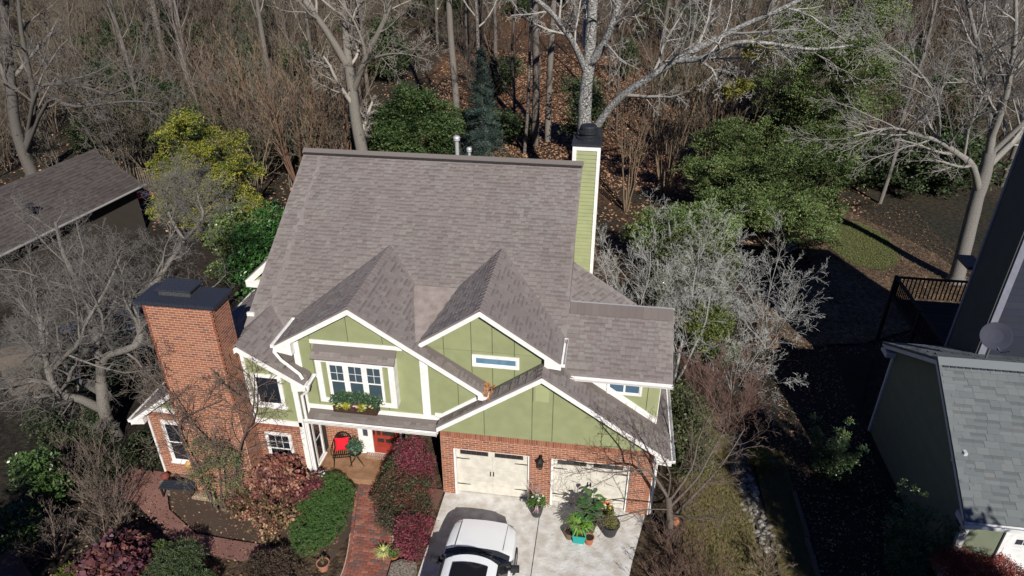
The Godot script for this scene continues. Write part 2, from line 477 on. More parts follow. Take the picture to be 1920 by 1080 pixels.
# ---------------------------------------------------------------- the house
func build_house() -> void:
	house = thing("house", "green gabled house with brown shingle roof and brick garage front", "house", V(-6, 0, -18))
	var bat := MB.new(); var deck := MB.new()
	var A := func(x: float, z: float) -> Vector3: return Vector3(x, 8.81 - 0.62 * (z + 23.1), z)
	# main roof and the wing that carries the same slope on to the right
	roof(bat, deck, [
		[A.call(-10.46, -23.1), A.call(-0.95, -23.1), A.call(-0.95, -16.4), A.call(-9.1, -16.4), A.call(-10.46, -17.7)],
		[A.call(-11.12, -23.1), A.call(-10.46, -23.1), A.call(-10.46, -17.7), A.call(-11.12, -16.95)],
		[A.call(-0.95, -18.5), A.call(2.24, -18.5), A.call(2.24, -16.4), A.call(-0.95, -16.4)]])
	# left wing
	roof(bat, deck, [[V(-10.46, 5.48, -15.36), V(-10.46, 5.48, -17.7), V(-8.53, 4.264, -15.9), V(-8.53, 4.264, -15.36)]])
	roof(bat, deck, [[V(-14.75, 2.2, -15.36), V(-14.75, 2.2, -24), V(-11.12, 4.975, -24), V(-11.12, 4.975, -15.36)],
		[V(-11.12, 4.975, -15.36), V(-11.12, 4.975, -16.95), V(-10.46, 5.48, -17.7), V(-10.46, 5.48, -15.36)]])
	# big front gable
	roof(bat, deck, [[V(-7.05, 6.82, -15.75), V(-7.05, 6.82, -19.88), V(-5.0, 5.467, -17.7), V(-5.0, 5.467, -15.75)],
		[V(-5.0, 5.467, -15.75), V(-5.0, 5.467, -16.32), V(-3.06, 4.187, -16.32), V(-3.06, 4.187, -15.75)]])
	roof(bat, deck, [[V(-7.05, 6.82, -15.75), V(-9.47, 5.344, -15.75), V(-9.47, 5.344, -17.5), V(-7.05, 6.82, -19.88)]])
	# right gable with the slit window
	roof(bat, deck, [[V(-3.3, 6.91, -16.05), V(-5.08, 5.69, -16.05), V(-5.08, 5.69, -18.06), V(-3.3, 6.91, -20.03)]])
	roof(bat, deck, [[V(-3.3, 6.91, -16.05), V(-3.3, 6.91, -20.03), V(-1.0, 5.334, -17.5), V(-1.0, 5.334, -16.05)]])
	# garage gable
	roof(bat, deck, [[V(-1.47, 5.19, -15.55), V(-4.58, 3.013, -15.55), V(-4.58, 3.013, -16.0), V(-1.47, 5.19, -16.3)]])
	roof(bat, deck, [[V(-1.47, 5.19, -15.55), V(-1.47, 5.19, -16.9), V(1.95, 2.888, -16.9), V(1.95, 2.888, -15.55)],
		[V(1.95, 2.888, -15.55), V(1.95, 2.888, -19.6), V(2.37, 2.605, -19.6), V(2.37, 2.605, -15.55)]])
	# little roofs over porch and bay window, and the lean-to beside the wooden chimney
	roof(bat, deck, [[V(-8.78, 2.9, -16.0), V(-4.58, 2.9, -16.0), V(-4.58, 2.79, -15.58), V(-8.78, 2.79, -15.58)]])
	roof(bat, deck, [[V(-8.33, 5.36, -16.0), V(-5.8, 5.36, -16.0), V(-5.78, 5.06, -15.6), V(-8.36, 5.06, -15.6)]])
	roof(bat, deck, [[V(-0.95, 6.6, -20.0), V(-0.95, 5.95, -18.5), V(1.22, 4.5, -18.5), V(1.22, 5.15, -20.0)]])
	# back slope of the main roof and of the wing
	var bk := MB.new()
	roof(bk, bk, [[V(-11.12, 8.81, -23.1), V(-0.95, 8.81, -23.1), V(-0.95, 4.5, -30), V(-11.12, 4.5, -30)], [V(-0.95, 5.95, -18.5), V(2.24, 5.95, -18.5), V(2.24, 4.4, -21), V(-0.95, 4.4, -21)]], SHINGLES, false, 0.6)
	obj("back_roof", bk, M.shingle, house)
	# rear left gable that shows its white return
	var rl := MB.new()
	roof(rl, rl, [[V(-12.6, 5.0, -20), V(-11.1, 6.35, -20), V(-11.1, 6.35, -27), V(-12.6, 5.0, -27)]], SHINGLES, false, 0.142)
	obj("rear_gable_roof", rl, M.shingle, house)
	rake(-19.98, [Vector2(-12.62, 4.96), Vector2(-11.12, 6.31)], 0.26)
	trim("cornice_return", zf(-20.0), [[-12.62, -12.05, 4.72, 4.98, -0.3, 0.03]])
	trim("rear_wall", zf(-20.1), [[-12.3, -11.1, 2.5, 5.1, -5, 0]], M.siding, GREEN)
	obj("roof_deck", deck, M.shingle, house)
	var wn := FastNoiseLite.new(); wn.seed = 3; wn.frequency = .35; wn.fractal_octaves = 3
	tabs.sort_custom(func(a, b): return a[0] < b[0])
	for i in tabs.size():
		var k: String = tabs[i][1]
		var s := k.split("_")
		if not tab_mesh.has(k):
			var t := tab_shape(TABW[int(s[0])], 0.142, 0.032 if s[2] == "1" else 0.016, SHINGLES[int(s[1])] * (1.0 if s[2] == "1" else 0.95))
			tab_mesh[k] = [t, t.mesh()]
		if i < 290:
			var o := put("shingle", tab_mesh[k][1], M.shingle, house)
			o.transform = Transform3D(Basis(), -house.position) * tabs[i][2]
		else:
			var wp: Vector3 = tabs[i][2].origin
			var wear := 1.0 + .10 * wn.get_noise_3d(wp.x * 1.2, wp.y * .5, wp.z * .5) + .09 * wn.get_noise_2d(wp.x * 7.0, wp.z * .6)
			bat.addm(tab_mesh[k][0], tabs[i][2], wear)
	tag(obj("shingles", bat, M.shingle, house), "", "", "", "stuff")
	ridge_caps(V(-10.46, 5.48, -15.36), V(-10.46, 5.48, -17.6), 0.7)
	ridge_caps(V(-7.05, 6.82, -15.75), V(-7.05, 6.82, -19.9), 0.64)
	ridge_caps(V(-3.3, 6.91, -16.05), V(-3.3, 6.91, -20.0), 0.68)
	ridge_caps(V(-1.47, 5.19, -15.55), V(-1.47, 5.19, -16.25), 0.68)
	# ridge vent along the top
	var rv := MB.new(); rv.col = Color(.235, .205, .19)
	rv.prism(xf(-11.14), PackedVector2Array([Vector2(22.94, 8.80), Vector2(22.94, 8.85), Vector2(23.1, 8.95), Vector2(23.26, 8.85), Vector2(23.26, 8.80)]), 0, 10.22)
	obj("ridge_vent", rv, M.shingle, house)
	trim("vent_slot", zf(-22.93), [[-11.1, -0.97, 8.755, 8.835, -0.02, 0.004]], M.dark_metal, Color(.045, .04, .045))
	# wing ridge flashing and smooth cap, cricket of rolled roofing between the two gables
	trim("ridge_flashing", zf(-18.5), [[-0.9, 2.26, 5.95, 5.985, -0.05, 0.02]], M.metal, Color(.7, .7, .68))
	var cap := MB.new(); cap.col = Color(.225, .19, .178)
	var W1 := Vector3(0, -0.527, 0.85)
	for i in 14:
		var a := V(-0.9 + i * 0.223, 5.985, -18.48); var b := a + Vector3(0.22, 0, 0)
		cap.col = Color(.225, .19, .178) * rr(0.92, 1.08)
		cap.quad(a + W1 * 0.42 + Vector3(0, .012, .006), b + W1 * 0.42 + Vector3(0, .012, .006), b, a)
	obj("wing_ridge_cap", cap, M.shingle, house)
	var ck := MB.new(); ck.col = Color(.34, .29, .262)
	ck.quad(V(-6.04, 6.09, -18.6), V(-5.32, 5.58, -16.05), V(-5.06, 5.70, -16.1), V(-4.35, 6.1, -18.6))
	obj("rolled_roofing", ck, M.concrete, house)

	# ---- walls: green panels
	panels("gable_wall", zf(-16.0), PackedVector2Array([Vector2(-9.0, 2.7), Vector2(-4.62, 2.7), Vector2(-3.2, 3.75), Vector2(-3.2, 4.2), Vector2(-7.05, 6.72), Vector2(-9.0, 5.55)]), [-8.45, -7.25, -6.2, -5.0, -4.0], [5.42])
	panels("right_gable_wall", zf(-16.3), PackedVector2Array([Vector2(-5.0, 3.6), Vector2(-1.1, 3.6), Vector2(-1.1, 5.35), Vector2(-3.3, 6.84), Vector2(-5.0, 5.7)]), [-4.45, -3.62, -3.0, -2.35], [5.36])
	panels("garage_gable_wall", zf(-15.83), PackedVector2Array([Vector2(-4.5, 2.61), Vector2(1.95, 2.61), Vector2(1.95, 2.8), Vector2(-1.47, 5.1), Vector2(-4.5, 2.98)]), [-3.2, -1.75, -1.14, 0.33], [])
	panels("left_wing_wall", zf(-15.6), PackedVector2Array([Vector2(-14.3, 2.44), Vector2(-8.95, 2.44), Vector2(-8.95, 4.42), Vector2(-10.46, 5.38), Vector2(-14.3, 2.46)]), [-13.2, -12.0, -10.7, -9.7], [])
	panels("wing_wall", zf(-16.8), PackedVector2Array([Vector2(-1.2, 2.8), Vector2(1.95, 2.8), Vector2(1.95, 4.66), Vector2(-1.2, 4.66)]), [0.3, 1.6], [], Color(.285, .31, .165))
	panels("wing_side_wall", xf(1.95), PackedVector2Array([Vector2(16.86, 2.0), Vector2(21, 2.0), Vector2(21, 4.4), Vector2(18.5, 5.85), Vector2(16.86, 4.85)]), [18.2, 19.6], [])
	panels("garage_side_wall", xf(1.93), PackedVector2Array([Vector2(15.84, 0), Vector2(19.6, 0), Vector2(19.6, 2.6), Vector2(15.84, 2.6)]), [], [])
	panels("right_gable_side_wall", xf(-1.1), PackedVector2Array([Vector2(16.31, 3.6), Vector2(17.6, 3.6), Vector2(17.6, 5.3), Vector2(16.31, 5.3)]), [], [])
	panels("main_side_wall", xf(-1.1), PackedVector2Array([Vector2(17.7, 0), Vector2(30, 0), Vector2(30, 4.4), Vector2(23.1, 8.7), Vector2(17.7, 5.35)]), [], [])
	panels("main_left_wall", mxf(-10.95), PackedVector2Array([Vector2(-30, 0), Vector2(-17.2, 0), Vector2(-17.2, 5.0), Vector2(-23.1, 8.7), Vector2(-30, 4.4)]), [], [])
	panels("left_wing_side_wall", xf(-8.95), PackedVector2Array([Vector2(15.61, 0), Vector2(17.0, 0), Vector2(17.0, 4.4), Vector2(15.61, 4.4)]), [], [], Color(.285, .31, .165))
	panels("porch_right_wall", mxf(-5.7), PackedVector2Array([Vector2(-17.0, 0), Vector2(-15.84, 0), Vector2(-15.84, 2.7), Vector2(-17.0, 2.7)]), [], [])
	var rw := MB.new(); rw.col = GREEN
	rw.prism(zf(-24), PackedVector2Array([Vector2(-14.3, 0), Vector2(-10.95, 0), Vector2(-10.95, 4.9), Vector2(-14.3, 2.4)]), -.1, 0.0)
	obj("rear_wall", rw, M.siding, house)
	trim("left_side_wall", mxf(-14.3), [[-24, -15.72, -0.5, 2.5, -0.1, 0]], M.siding, GREEN)
	trim("porch_ceiling", zf(-15.6), [[-8.95, -4.6, 2.66, 2.7, -1.45, 0]])

	# ---- fascia, rakes and trim boards
	rake(-15.33, [Vector2(-14.78, 2.13), Vector2(-10.46, 5.43), Vector2(-8.5, 4.2)], 0.17)
	rake(-15.72, [Vector2(-9.5, 5.29), Vector2(-7.05, 6.78), Vector2(-3.04, 4.14)], 0.17)
	rake(-16.02, [Vector2(-5.12, 5.62), Vector2(-3.3, 6.87), Vector2(-0.97, 5.28)], 0.16)
	rake(-15.52, [Vector2(-4.62, 2.95), Vector2(-1.47, 5.15), Vector2(2.40, 2.55)], 0.16)
	soffit(-15.6, -15.36, [Vector2(-14.78, 2.13), Vector2(-10.46, 5.43), Vector2(-8.5, 4.2)], 0.15)
	soffit(-16.0, -15.75, [Vector2(-9.5, 5.29), Vector2(-7.05, 6.78), Vector2(-3.04, 4.14)], 0.15)
	soffit(-16.3, -16.05, [Vector2(-5.12, 5.62), Vector2(-3.3, 6.87), Vector2(-0.97, 5.28)], 0.14)
	soffit(-15.83, -15.55, [Vector2(-4.62, 2.95), Vector2(-1.47, 5.15), Vector2(2.40, 2.55)], 0.14)
	for q in [[-15.33, [-14.78, 2.14, -14.3, 2.46, -14.3, 2.06]], [-15.33, [-8.5, 4.2, -8.95, 4.42, -8.95, 3.98]], [-15.72, [-9.5, 5.28, -8.95, 5.58, -8.95, 5.02]],
			[-16.02, [-0.97, 5.27, -1.45, 5.56, -1.45, 5.16]], [-15.52, [2.40, 2.54, 1.9, 2.86, 1.9, 2.42]], [-15.72, [-3.04, 4.13, -3.35, 4.3, -3.35, 4.02]]]:
		var b := MB.new(); b.col = WHITE
		var a: Array = q[1]
		b.prism(zf(q[0]), PackedVector2Array([Vector2(a[0], a[1]), Vector2(a[2], a[3]), Vector2(a[4], a[5]), Vector2(a[0], a[1] - 0.15)]), -0.3, -0.003)
		obj("cornice_return", b, M.trim, house)
	trim("trim_band", zf(-16.0), [[-8.45, -5.62, 5.37, 5.5, 0, .04]])
	trim("trim_board", zf(-16.0), [[-5.12, -4.88, 2.95, 5.3, 0, .045], [-9.02, -8.82, 2.6, 5.5, 0, .043]])
	trim("frieze_board", zf(-16.0), [[-9.0, -4.62, 2.9, 3.05, 0, .05]])
	var dg := MB.new(); dg.col = WHITE
	dg.prism(zf(-16.0), PackedVector2Array([Vector2(-4.75, 3.0), Vector2(-4.75, 3.16), Vector2(-4.55, 3.16), Vector2(-3.2, 4.12), Vector2(-3.2, 3.95), Vector2(-4.5, 3.02)]), 0.0, .05)
	obj("trim_board", dg, M.trim, house)
	trim("frieze_board", zf(-15.6), [[-10.55, -8.95, 2.42, 2.6, 0, .05]]); trim("frieze_board", zf(-15.6), [[-14.28, -12.6, 2.42, 2.6, 0, .05]])
	trim("corner_board", zf(-15.6), [[-9.06, -8.9, -0.1, 4.4, 0, .05]]); trim("corner_board", zf(-15.6), [[-10.53, -10.42, 2.6, 5.3, 0, .05]])
	trim("corner_board", zf(-16.85), [[1.8, 1.97, 2.8, 4.66, 0, .04]])
	trim("corner_board", xf(1.93), [[15.83, 15.9, 0, 2.6, 0, .03]], null, WHITE * 0.9)
	trim("corner_board", zf(-15.6), [[-14.36, -14.29, -0.45, 2.45, 0, .03]], null, WHITE * 0.9)
	var ws := MB.new(); ws.col = WHITE
	ws.prism(zf(-16.8), PackedVector2Array([Vector2(-0.5, 4.6), Vector2(-0.2, 4.6), Vector2(1.95, 3.1), Vector2(1.95, 2.9), Vector2(1.65, 2.9), Vector2(-0.5, 4.4)]), 0, .035)
	obj("trim_board", ws, M.trim, house)
	# gutters and downspouts
	gutter(V(-14.77, 2.16, -24), V(-14.77, 2.16, -15.36), V(-1, 0, 0))
	gutter(V(-8.51, 4.25, -15.36), V(-8.51, 4.25, -15.95), V(1, 0, 0))
	gutter(V(-9.49, 5.33, -17.3), V(-9.49, 5.33, -15.76), V(-1, 0, 0))
	gutter(V(-0.98, 5.32, -16.06), V(-0.98, 5.32, -17.4), V(1, 0, 0))
	gutter(V(-0.72, 4.70, -16.39), V(2.24, 4.70, -16.39), V(0, 0, 1))
	gutter(V(2.39, 2.59, -15.56), V(2.39, 2.59, -19.5), V(1, 0, 0))
	gutter(V(-8.8, 2.77, -15.57), V(-4.62, 2.77, -15.57), V(0, 0, 1))
	pipe("downspout", [V(-9.5, 5.22, -15.8), V(-9.5, 5.12, -15.72), V(-9.3, 4.86, -15.68), V(-8.72, 4.5, -15.55), V(-8.62, 4.36, -15.5)], 0.05, WHITE, M.trim, house)
	pipe("downspout", [V(-8.45, 4.14, -15.45), V(-8.52, 3.95, -15.48), V(-8.78, 3.7, -15.56), V(-8.78, 2.2, -15.56), V(-8.78, 0.1, -15.56)], 0.05, WHITE, M.trim, house)
	pipe("downspout", [V(2.42, 2.5, -15.7), V(2.3, 2.35, -15.8), V(2.02, 2.2, -15.86), V(2.02, 0.05, -15.86)], 0.045, WHITE, M.trim, house)

	# ---- brick
	var bb := MB.new(); var mo := MB.new()
	brick_wall(bb, mo, zf(-15.83), -4.6, 1.93, 0.0, 2.61, [[-4.2, -1.8, -1, 1.93], [-1.13, 1.28, -1, 1.93]], 0.2)
	brick_wall(bb, mo, zf(-15.6), -14.3, -12.62, -0.5, 2.42, [[-13.9, -13.1, 0.3, 2.05]], 0.2)
	brick_wall(bb, mo, zf(-15.6), -10.55, -9.0, -0.3, 2.42, [[-10.3, -9.42, 0.75, 2.05]], 0.2)
	brick_wall(bb, mo, zf(-17.0), -8.95, -5.7, 0.25, 2.66, [[-7.78, -5.72, 0.2, 2.5]])
	var mo2 := MB.new()
	brick_wall(bb, mo2, zf(-14.85), -12.68, -10.55, -0.3, 7.05, [])
	brick_wall(bb, mo2, xf(-10.55), 14.85, 15.67, -0.3, 7.05, [])
	brick_wall(bb, mo2, mxf(-12.68), -15.67, -14.85, -0.3, 7.05, [])
	brick_wall(bb, mo, xf(1.90), 15.83, 16.3, 0.0, 2.6, [], 0.0, false)
	brs.sort_custom(func(a, b): return a[0] < b[0])
	var bm := []
	for c in BRICKS: var s := brick_shape(0.207, 0.066, 0.004, c); bm.append([s, s.mesh()])
	var singles := {}
	var n_single := 0
	for i in brs.size():
		# the chimney's and the garage's bricks stand largest in the picture
		if n_single < 290 and (brs[i][2].origin.y < 2.6 and brs[i][2].origin.x > -5.0 or brs[i][0] < 18.3):
			var o := put("brick", bm[brs[i][1]][1], M.brick, house); n_single += 1
			o.transform = Transform3D(Basis(), -house.position) * brs[i][2]
		else: bb.add(bm[brs[i][1]][0], brs[i][2], BRICKS[brs[i][1]])
	tag(obj("bricks", bb, M.brick, house), "", "", "", "stuff")
	obj("wall_mortar", mo, M.mortar, house); obj("chimney_mortar", mo2, M.mortar, house)
	# brick chimney: dark cap in two steps
	var cc := MB.new(); cc.col = Color(.040, .050, .072)
	cc.bx(-12.8, -10.43, 7.05, 7.16, -15.78, -14.73)
	var chim := obj("chimney_cap", cc, M.dark_metal, house)
	var c2 := MB.new(); c2.col = Color(.09, .092, .095)
	c2.bx(-12.28, -11.32, 7.16, 7.32, -15.70, -15.14)
	obj("flue_box", c2, M.dark_metal, chim)
	var c3 := MB.new(); c3.col = Color(.048, .058, .082)
	c3.bx(-12.34, -11.26, 7.33, 7.38, -15.76, -15.08)
	obj("flue_lid", c3, M.dark_metal, chim)
	# wooden chimney on the right wall
	var wc := MB.new(); wc.col = GREEN * 0.7
	wc.bx(-1.22, -0.44, 3.5, 9.3, -24.4, -23.34)
	var wch := obj("wooden_chimney", wc, M.siding, house)
	for i in 40:
		var y := 3.6 + i * 0.145
		if y > 9.2: break
		var b := MB.new(); b.col = Color(.285, .312, .165) * rr(0.97, 1.03)
		b.prism(xf(-1.2), PackedVector2Array([Vector2(23.30, y), Vector2(23.34, y), Vector2(23.34, y + .15), Vector2(23.325, y + .15)]), 0, 0.74)
		b.prism(zf(-23.35), PackedVector2Array([Vector2(-0.44, y), Vector2(-0.405, y), Vector2(-0.425, y + .145), Vector2(-0.44, y + .145)]), -1.0, 0)
		obj("lap_board", b, M.siding, wch)
	trim("corner_board", zf(-23.30), [[-1.33, -1.19, 3.5, 9.42, -0.05, .02], [-0.48, -0.36, 3.5, 9.42, -0.16, .02], [-1.19, -0.48, 9.26, 9.42, -0.05, .018]], null, WHITE, wch)
	var k := MB.new(); k.col = Color(.04, .045, .06)
	k.bx(-1.36, -0.33, 9.42, 9.5, -24.5, -23.24)
	obj("chimney_cap", k, M.dark_metal, wch)
	var fl := MB.new(); fl.col = Color(.03, .033, .042)
	fl.lathe(Transform3D(Basis(), V(-0.84, 9.5, -24.0)), [Vector2(.42, 0), Vector2(.42, .07), Vector2(.30, .09), Vector2(.30, .2), Vector2(.36, .21), Vector2(.36, .29), Vector2(.30, .30), Vector2(.30, .42), Vector2(.27, .46), Vector2(0, .47)], 20)
	fl.bx(-0.55, -0.36, 9.5, 9.78, -24.42, -24.25)
	obj("flue_pipe", fl, M.dark_metal, wch)
	# vent pipes behind the ridge
	for q in [[-5.57, 9.42, .07], [-5.12, 9.02, .055]]:
		var b := MB.new(); b.col = Color(.62, .63, .64)
		b.lathe(Transform3D(Basis(), V(q[0], 8.2, -23.85)), [Vector2(q[2], 0), Vector2(q[2], q[1] - 8.36)], 12)
		b.lathe(Transform3D(Basis(), V(q[0], q[1] - 0.17, -23.85)), [Vector2(q[2] * 1.7, 0), Vector2(q[2] * 1.7, .035), Vector2(q[2] * 1.5, .04), Vector2(q[2] * 1.5, .08), Vector2(q[2] * 1.9, .085), Vector2(q[2] * 1.5, .15), Vector2(0, .18)], 14)
		obj("vent_pipe", b, M.metal, house)

	trim("fascia_end", zf(-17.35), [[-11.14, -10.9, 5.22, 5.36, -.05, .03]])
	# ---- windows
	window(zf(-15.6), -10.33, -9.36, 3.14, 4.36, 0.11, 1, 1, false)
	window(zf(-15.6), -10.3, -9.42, 0.75, 2.05, 0.08, 3, 2, true, 0.0)
	window(zf(-15.6), -13.9, -13.1, 0.3, 2.05, 0.09, 1, 1, true, 0.0)
	window(zf(-16.3), -3.6, -2.2, 4.84, 5.25, 0.085, 1, 1, false, 0.014, null, false, Color(.10, .20, .29))  # blue sky reflection put into the pane colour
	window(zf(-16.8), 0.38, 1.42, 3.9, 4.36, 0.06, 1, 1, false, 0.014, null, false, Color(.06, .12, .19))  # pane tinted blue to stand in for reflected sky
	trim("mullion", zf(-16.8), [[0.87, 0.93, 3.95, 4.31, 0, .05]])
	# box bay with three sashes
	var bay := trim("bay", zf(-16.0), [[-8.2, -5.86, 3.5, 5.06, 0, .3]], M.siding, GREEN)
	trim("bay_trim", zf(-15.7), [[-8.24, -8.06, 3.44, 5.06, -.3, .03], [-6.0, -5.82, 3.44, 5.06, -.3, .03], [-8.06, -6.0, 3.44, 3.6, -.02, .03], [-8.06, -6.0, 4.94, 5.06, -.02, .028]], null, WHITE, bay)
	for i in 3: window(zf(-15.7), -7.88 + i * 0.57, -7.31 + i * 0.57, 3.62, 4.94, 0.06, 2, 2, true, 0.0, bay, false, Color(.05, .075, .095))  # blue-grey pane colour carries a painted sky reflection
	# side window of the left wing, over the porch, with dark shutters
	window(xf(-8.95), 16.0, 16.62, 0.4, 2.3, 0.09, 1, 1, true)
	for q in [[15.72, 15.98], [16.64, 16.9]]: trim("shutter", xf(-8.95), [[q[0], q[1], 0.4, 2.3, 0.0, 0.05]], M.siding, Color(.045, .045, .05))
	trim("porch_post", zf(-15.66), [[-8.93, -8.81, 0.2, 2.7, -0.1, 0.02]])

	# ---- garage doors
	for q in [[-4.2, -1.8], [-1.13, 1.28]]:
		var u0: float = q[0]; var u1: float = q[1]
		var g := trim("garage_door", zf(-15.97), [[u0 + .05, u1 - .05, 0.02, 1.93, -.05, 0]], M.trim, Color(.60, .575, .50))
		trim("door_frame", zf(-15.83), [[u0, u0 + .06, 0, 1.93, -.2, .02], [u1 - .06, u1, 0, 1.93, -.2, -.05], [u0 + .06, u1 - .06, 1.87, 1.93, -.2, -.05]], null, WHITE, g)
		var c := (u0 + u1) / 2
		for s in 2:
			var a := u0 + .09 if s == 0 else c + .012
			var b := c - .012 if s == 0 else u1 - .09
			for r in 3:
				trim("door_panel", zf(-15.97), [[a, b, .04 + r * .52, .04 + r * .52 + .51, 0, .018]], M.trim, Color(.62, .595, .52) * rr(.98, 1.02), g)
			trim("door_panel", zf(-15.97), [[a, b, 1.6, 1.86, 0, .018]], M.trim, Color(.62, .595, .52), g)
			var wa := a + .12 if s == 0 else a + .1
			for k2 in 5: trim("pane", zf(-15.97), [[wa + k2 * .168, wa + k2 * .168 + .145, 1.66, 1.79, 0, .024]], M.glass, Color(.03, .03, .035), g)
			trim("window_rail", zf(-15.97), [[wa - .03, wa + .87, 1.63, 1.82, 0, .021]], M.trim, Color(.07, .045, .04), g)
			for y in [.36, 1.45]:
				var hb := MB.new(); hb.col = Color(.012, .012, .013)
				var x0: float = u0 + .06 if s == 0 else u1 - .06
				var sg: float = 1.0 if s == 0 else -1.0
				hb.prism(zf(-15.95), PackedVector2Array([Vector2(x0, y - .018), Vector2(x0 + sg * .4, y - .01), Vector2(x0 + sg * .43, y), Vector2(x0 + sg * .4, y + .01), Vector2(x0, y + .018)]), 0, .012)
				obj("hinge_strap", hb, M.dark_metal, g)
			pipe("handle", [V(c - .045 + s * .09, .83, -15.94), V(c - .05 + s * .1, .86, -15.9), V(c - .05 + s * .1, .98, -15.9), V(c - .045 + s * .09, 1.01, -15.94)], .013, Color(.012, .012, .013), M.dark_metal, g, 6)
	# louvre in the garage gable
	var lv := trim("gable_vent", zf(-15.83), [[-1.7, -1.22, 4.1, 4.84, 0, .02]], M.siding, GREEN * 0.75)
	for i in 11:
		var b := MB.new(); b.col = GREEN
		var y := 4.14 + i * .06
		b.prism(xf(-1.66), PackedVector2Array([Vector2(15.81, y), Vector2(15.765, y), Vector2(15.80, y + .055), Vector2(15.81, y + .055)]), 0, .40)
		obj("slat", b, M.siding, lv)
	trim("vent_frame", zf(-15.83), [[-1.72, -1.66, 4.08, 4.86, 0, .05], [-1.26, -1.2, 4.08, 4.86, 0, .05], [-1.66, -1.26, 4.8, 4.86, 0, .05], [-1.66, -1.26, 4.08, 4.13, 0, .05]], M.siding, GREEN, lv)
	# wall lantern between the doors
	var ln := MB.new(); ln.col = Color(.02, .018, .016)
	var lx := V(-1.46, 1.62, -15.68)
	ln.lathe(Transform3D(Basis(), lx), [Vector2(.0, -.02), Vector2(.07, 0), Vector2(.105, .28), Vector2(.13, .3), Vector2(.05, .38), Vector2(.02, .40), Vector2(.02, .44), Vector2(0, .45)], 6)
	ln.bx(-1.51, -1.41, 1.8, 2.04, -15.83, -15.8); ln.bx(-1.475, -1.445, 2.0, 2.03, -15.82, -15.66)
	var lam := obj("wall_lamp", ln, M.dark_metal, house)
	trim("glass", zf(-15.61), [[-1.51, -1.41, 1.68, 1.87, -.02, .0]], M.glass, Color(.12, .10, .07), lam)
	# ---- front door with sidelights
	var fz := zf(-17.0)
	var dr := trim("front_door", fz, [[-7.28, -6.32, .32, 2.42, -.05, .02]], M.trim, Color(.30, .042, .03))
	trim("door_rail", fz, [[-7.27, -7.13, .33, 2.41, .02, .045], [-6.47, -6.33, .33, 2.41, .02, .045], [-7.13, -6.47, .33, .62, .02, .045], [-7.13, -6.47, .98, 1.1, .02, .044], [-7.13, -6.47, 2.27, 2.41, .02, .044], [-6.98, -6.93, 1.1, 2.27, .02, .043]], M.trim, Color(.32, .048, .033), dr)
	trim("pane", fz, [[-7.12, -6.98, 1.12, 2.26, .02, .03], [-6.93, -6.48, 1.12, 2.26, .02, .03], [-7.12, -6.9, .8, .97, .02, .03], [-6.84, -6.48, .8, .97, .02, .03]], M.glass, Color(.02, .02, .022), dr)
	trim("door_handle", fz, [[-7.23, -7.19, 1.15, 1.4, .045, .1]], M.dark_metal, Color(.02, .018, .015), dr)
	var fr := trim("door_frame", fz, [[-7.78, -7.70, .25, 2.5, 0, .06], [-7.36, -7.28, .25, 2.5, 0, .06], [-6.32, -6.24, .25, 2.5, 0, .06], [-5.8, -5.72, .25, 2.5, 0, .06], [-7.70, -7.36, .25, 1.0, 0, .05], [-6.24, -5.8, .25, 1.0, 0, .05], [-7.7, -5.8, 2.42, 2.52, 0, .055], [-7.7, -7.62, 1.0, 2.42, 0, .05], [-7.44, -7.36, 1.0, 2.42, 0, .05]])
	trim("pane", fz, [[-7.62, -7.44, 1.0, 2.42, 0, .02], [-6.24, -5.8, 1.0, 2.42, 0, .02]], M.glass, Color(.06, .07, .08), fr)
	trim("threshold", fz, [[-7.5, -6.1, .25, .32, 0, .2]], null, WHITE, fr)

# ---------------------------------------------------------------- ground, drive, paths
func sheet(called: String, pts: PackedVector2Array, y: float, th: float, m: Material, c: Color) -> MeshInstance3D:
	# a flat slab: pts are (x, z)
	var b := MB.new(); b.col = c
	var f := Transform3D(Basis(Vector3.RIGHT, Vector3.BACK, Vector3.DOWN), Vector3(0, y, 0))
	var p2 := PackedVector2Array()
	for q in pts: p2.append(q)
	# prism front is +N = down here, so build it the other way round
	b.prism(Transform3D(Basis(Vector3.RIGHT, Vector3.FORWARD, Vector3.UP), Vector3(0, y, 0)), PackedVector2Array(Array(p2).map(func(q): return Vector2(q.x, -q.y))), -th, 0.0)
	var o := obj(called, b, m); tag(o, "", "", "", "structure")
	return o

# a sheet draped over the ground, dy above it, inside an outline
func drape(called: String, outline: PackedVector2Array, dy: float, m: Material, c: Color, step := 0.4, vary := 0.12) -> MeshInstance3D:
	var b := MB.new()
	var lo := Vector2(INF, INF); var hi := -lo
	for q in outline: lo = lo.min(q); hi = hi.max(q)
	var x := lo.x
	while x < hi.x:
		var z := lo.y
		while z < hi.y:
			var cell := PackedVector2Array([Vector2(x, z), Vector2(x + step, z), Vector2(x + step, z + step), Vector2(x, z + step)])
			for poly in Geometry2D.intersect_polygons(cell, outline):
				var t := Geometry2D.triangulate_polygon(poly)
				b.col = c * (1.0 + vary * sin(x * 2.1 + z * 1.3) * sin(z * 1.7 - x))
				for i in range(0, t.size(), 3):
					var q := [poly[t[i]], poly[t[i + 1]], poly[t[i + 2]]]
					if (q[1] - q[0]).cross(q[2] - q[0]) > 0: var s = q[1]; q[1] = q[2]; q[2] = s
					b.tri(V(q[0].x, gy(q[0].x, q[0].y) + dy, q[0].y), V(q[1].x, gy(q[1].x, q[1].y) + dy, q[1].y), V(q[2].x, gy(q[2].x, q[2].y) + dy, q[2].y))
			z += step
		x += step
	var o := obj(called, b, m); tag(o, "", "", "", "structure")
	return o

func pv(a: Array) -> PackedVector2Array:
	var p := PackedVector2Array()
	for i in range(0, a.size(), 2): p.append(Vector2(a[i], a[i + 1]))
	return p

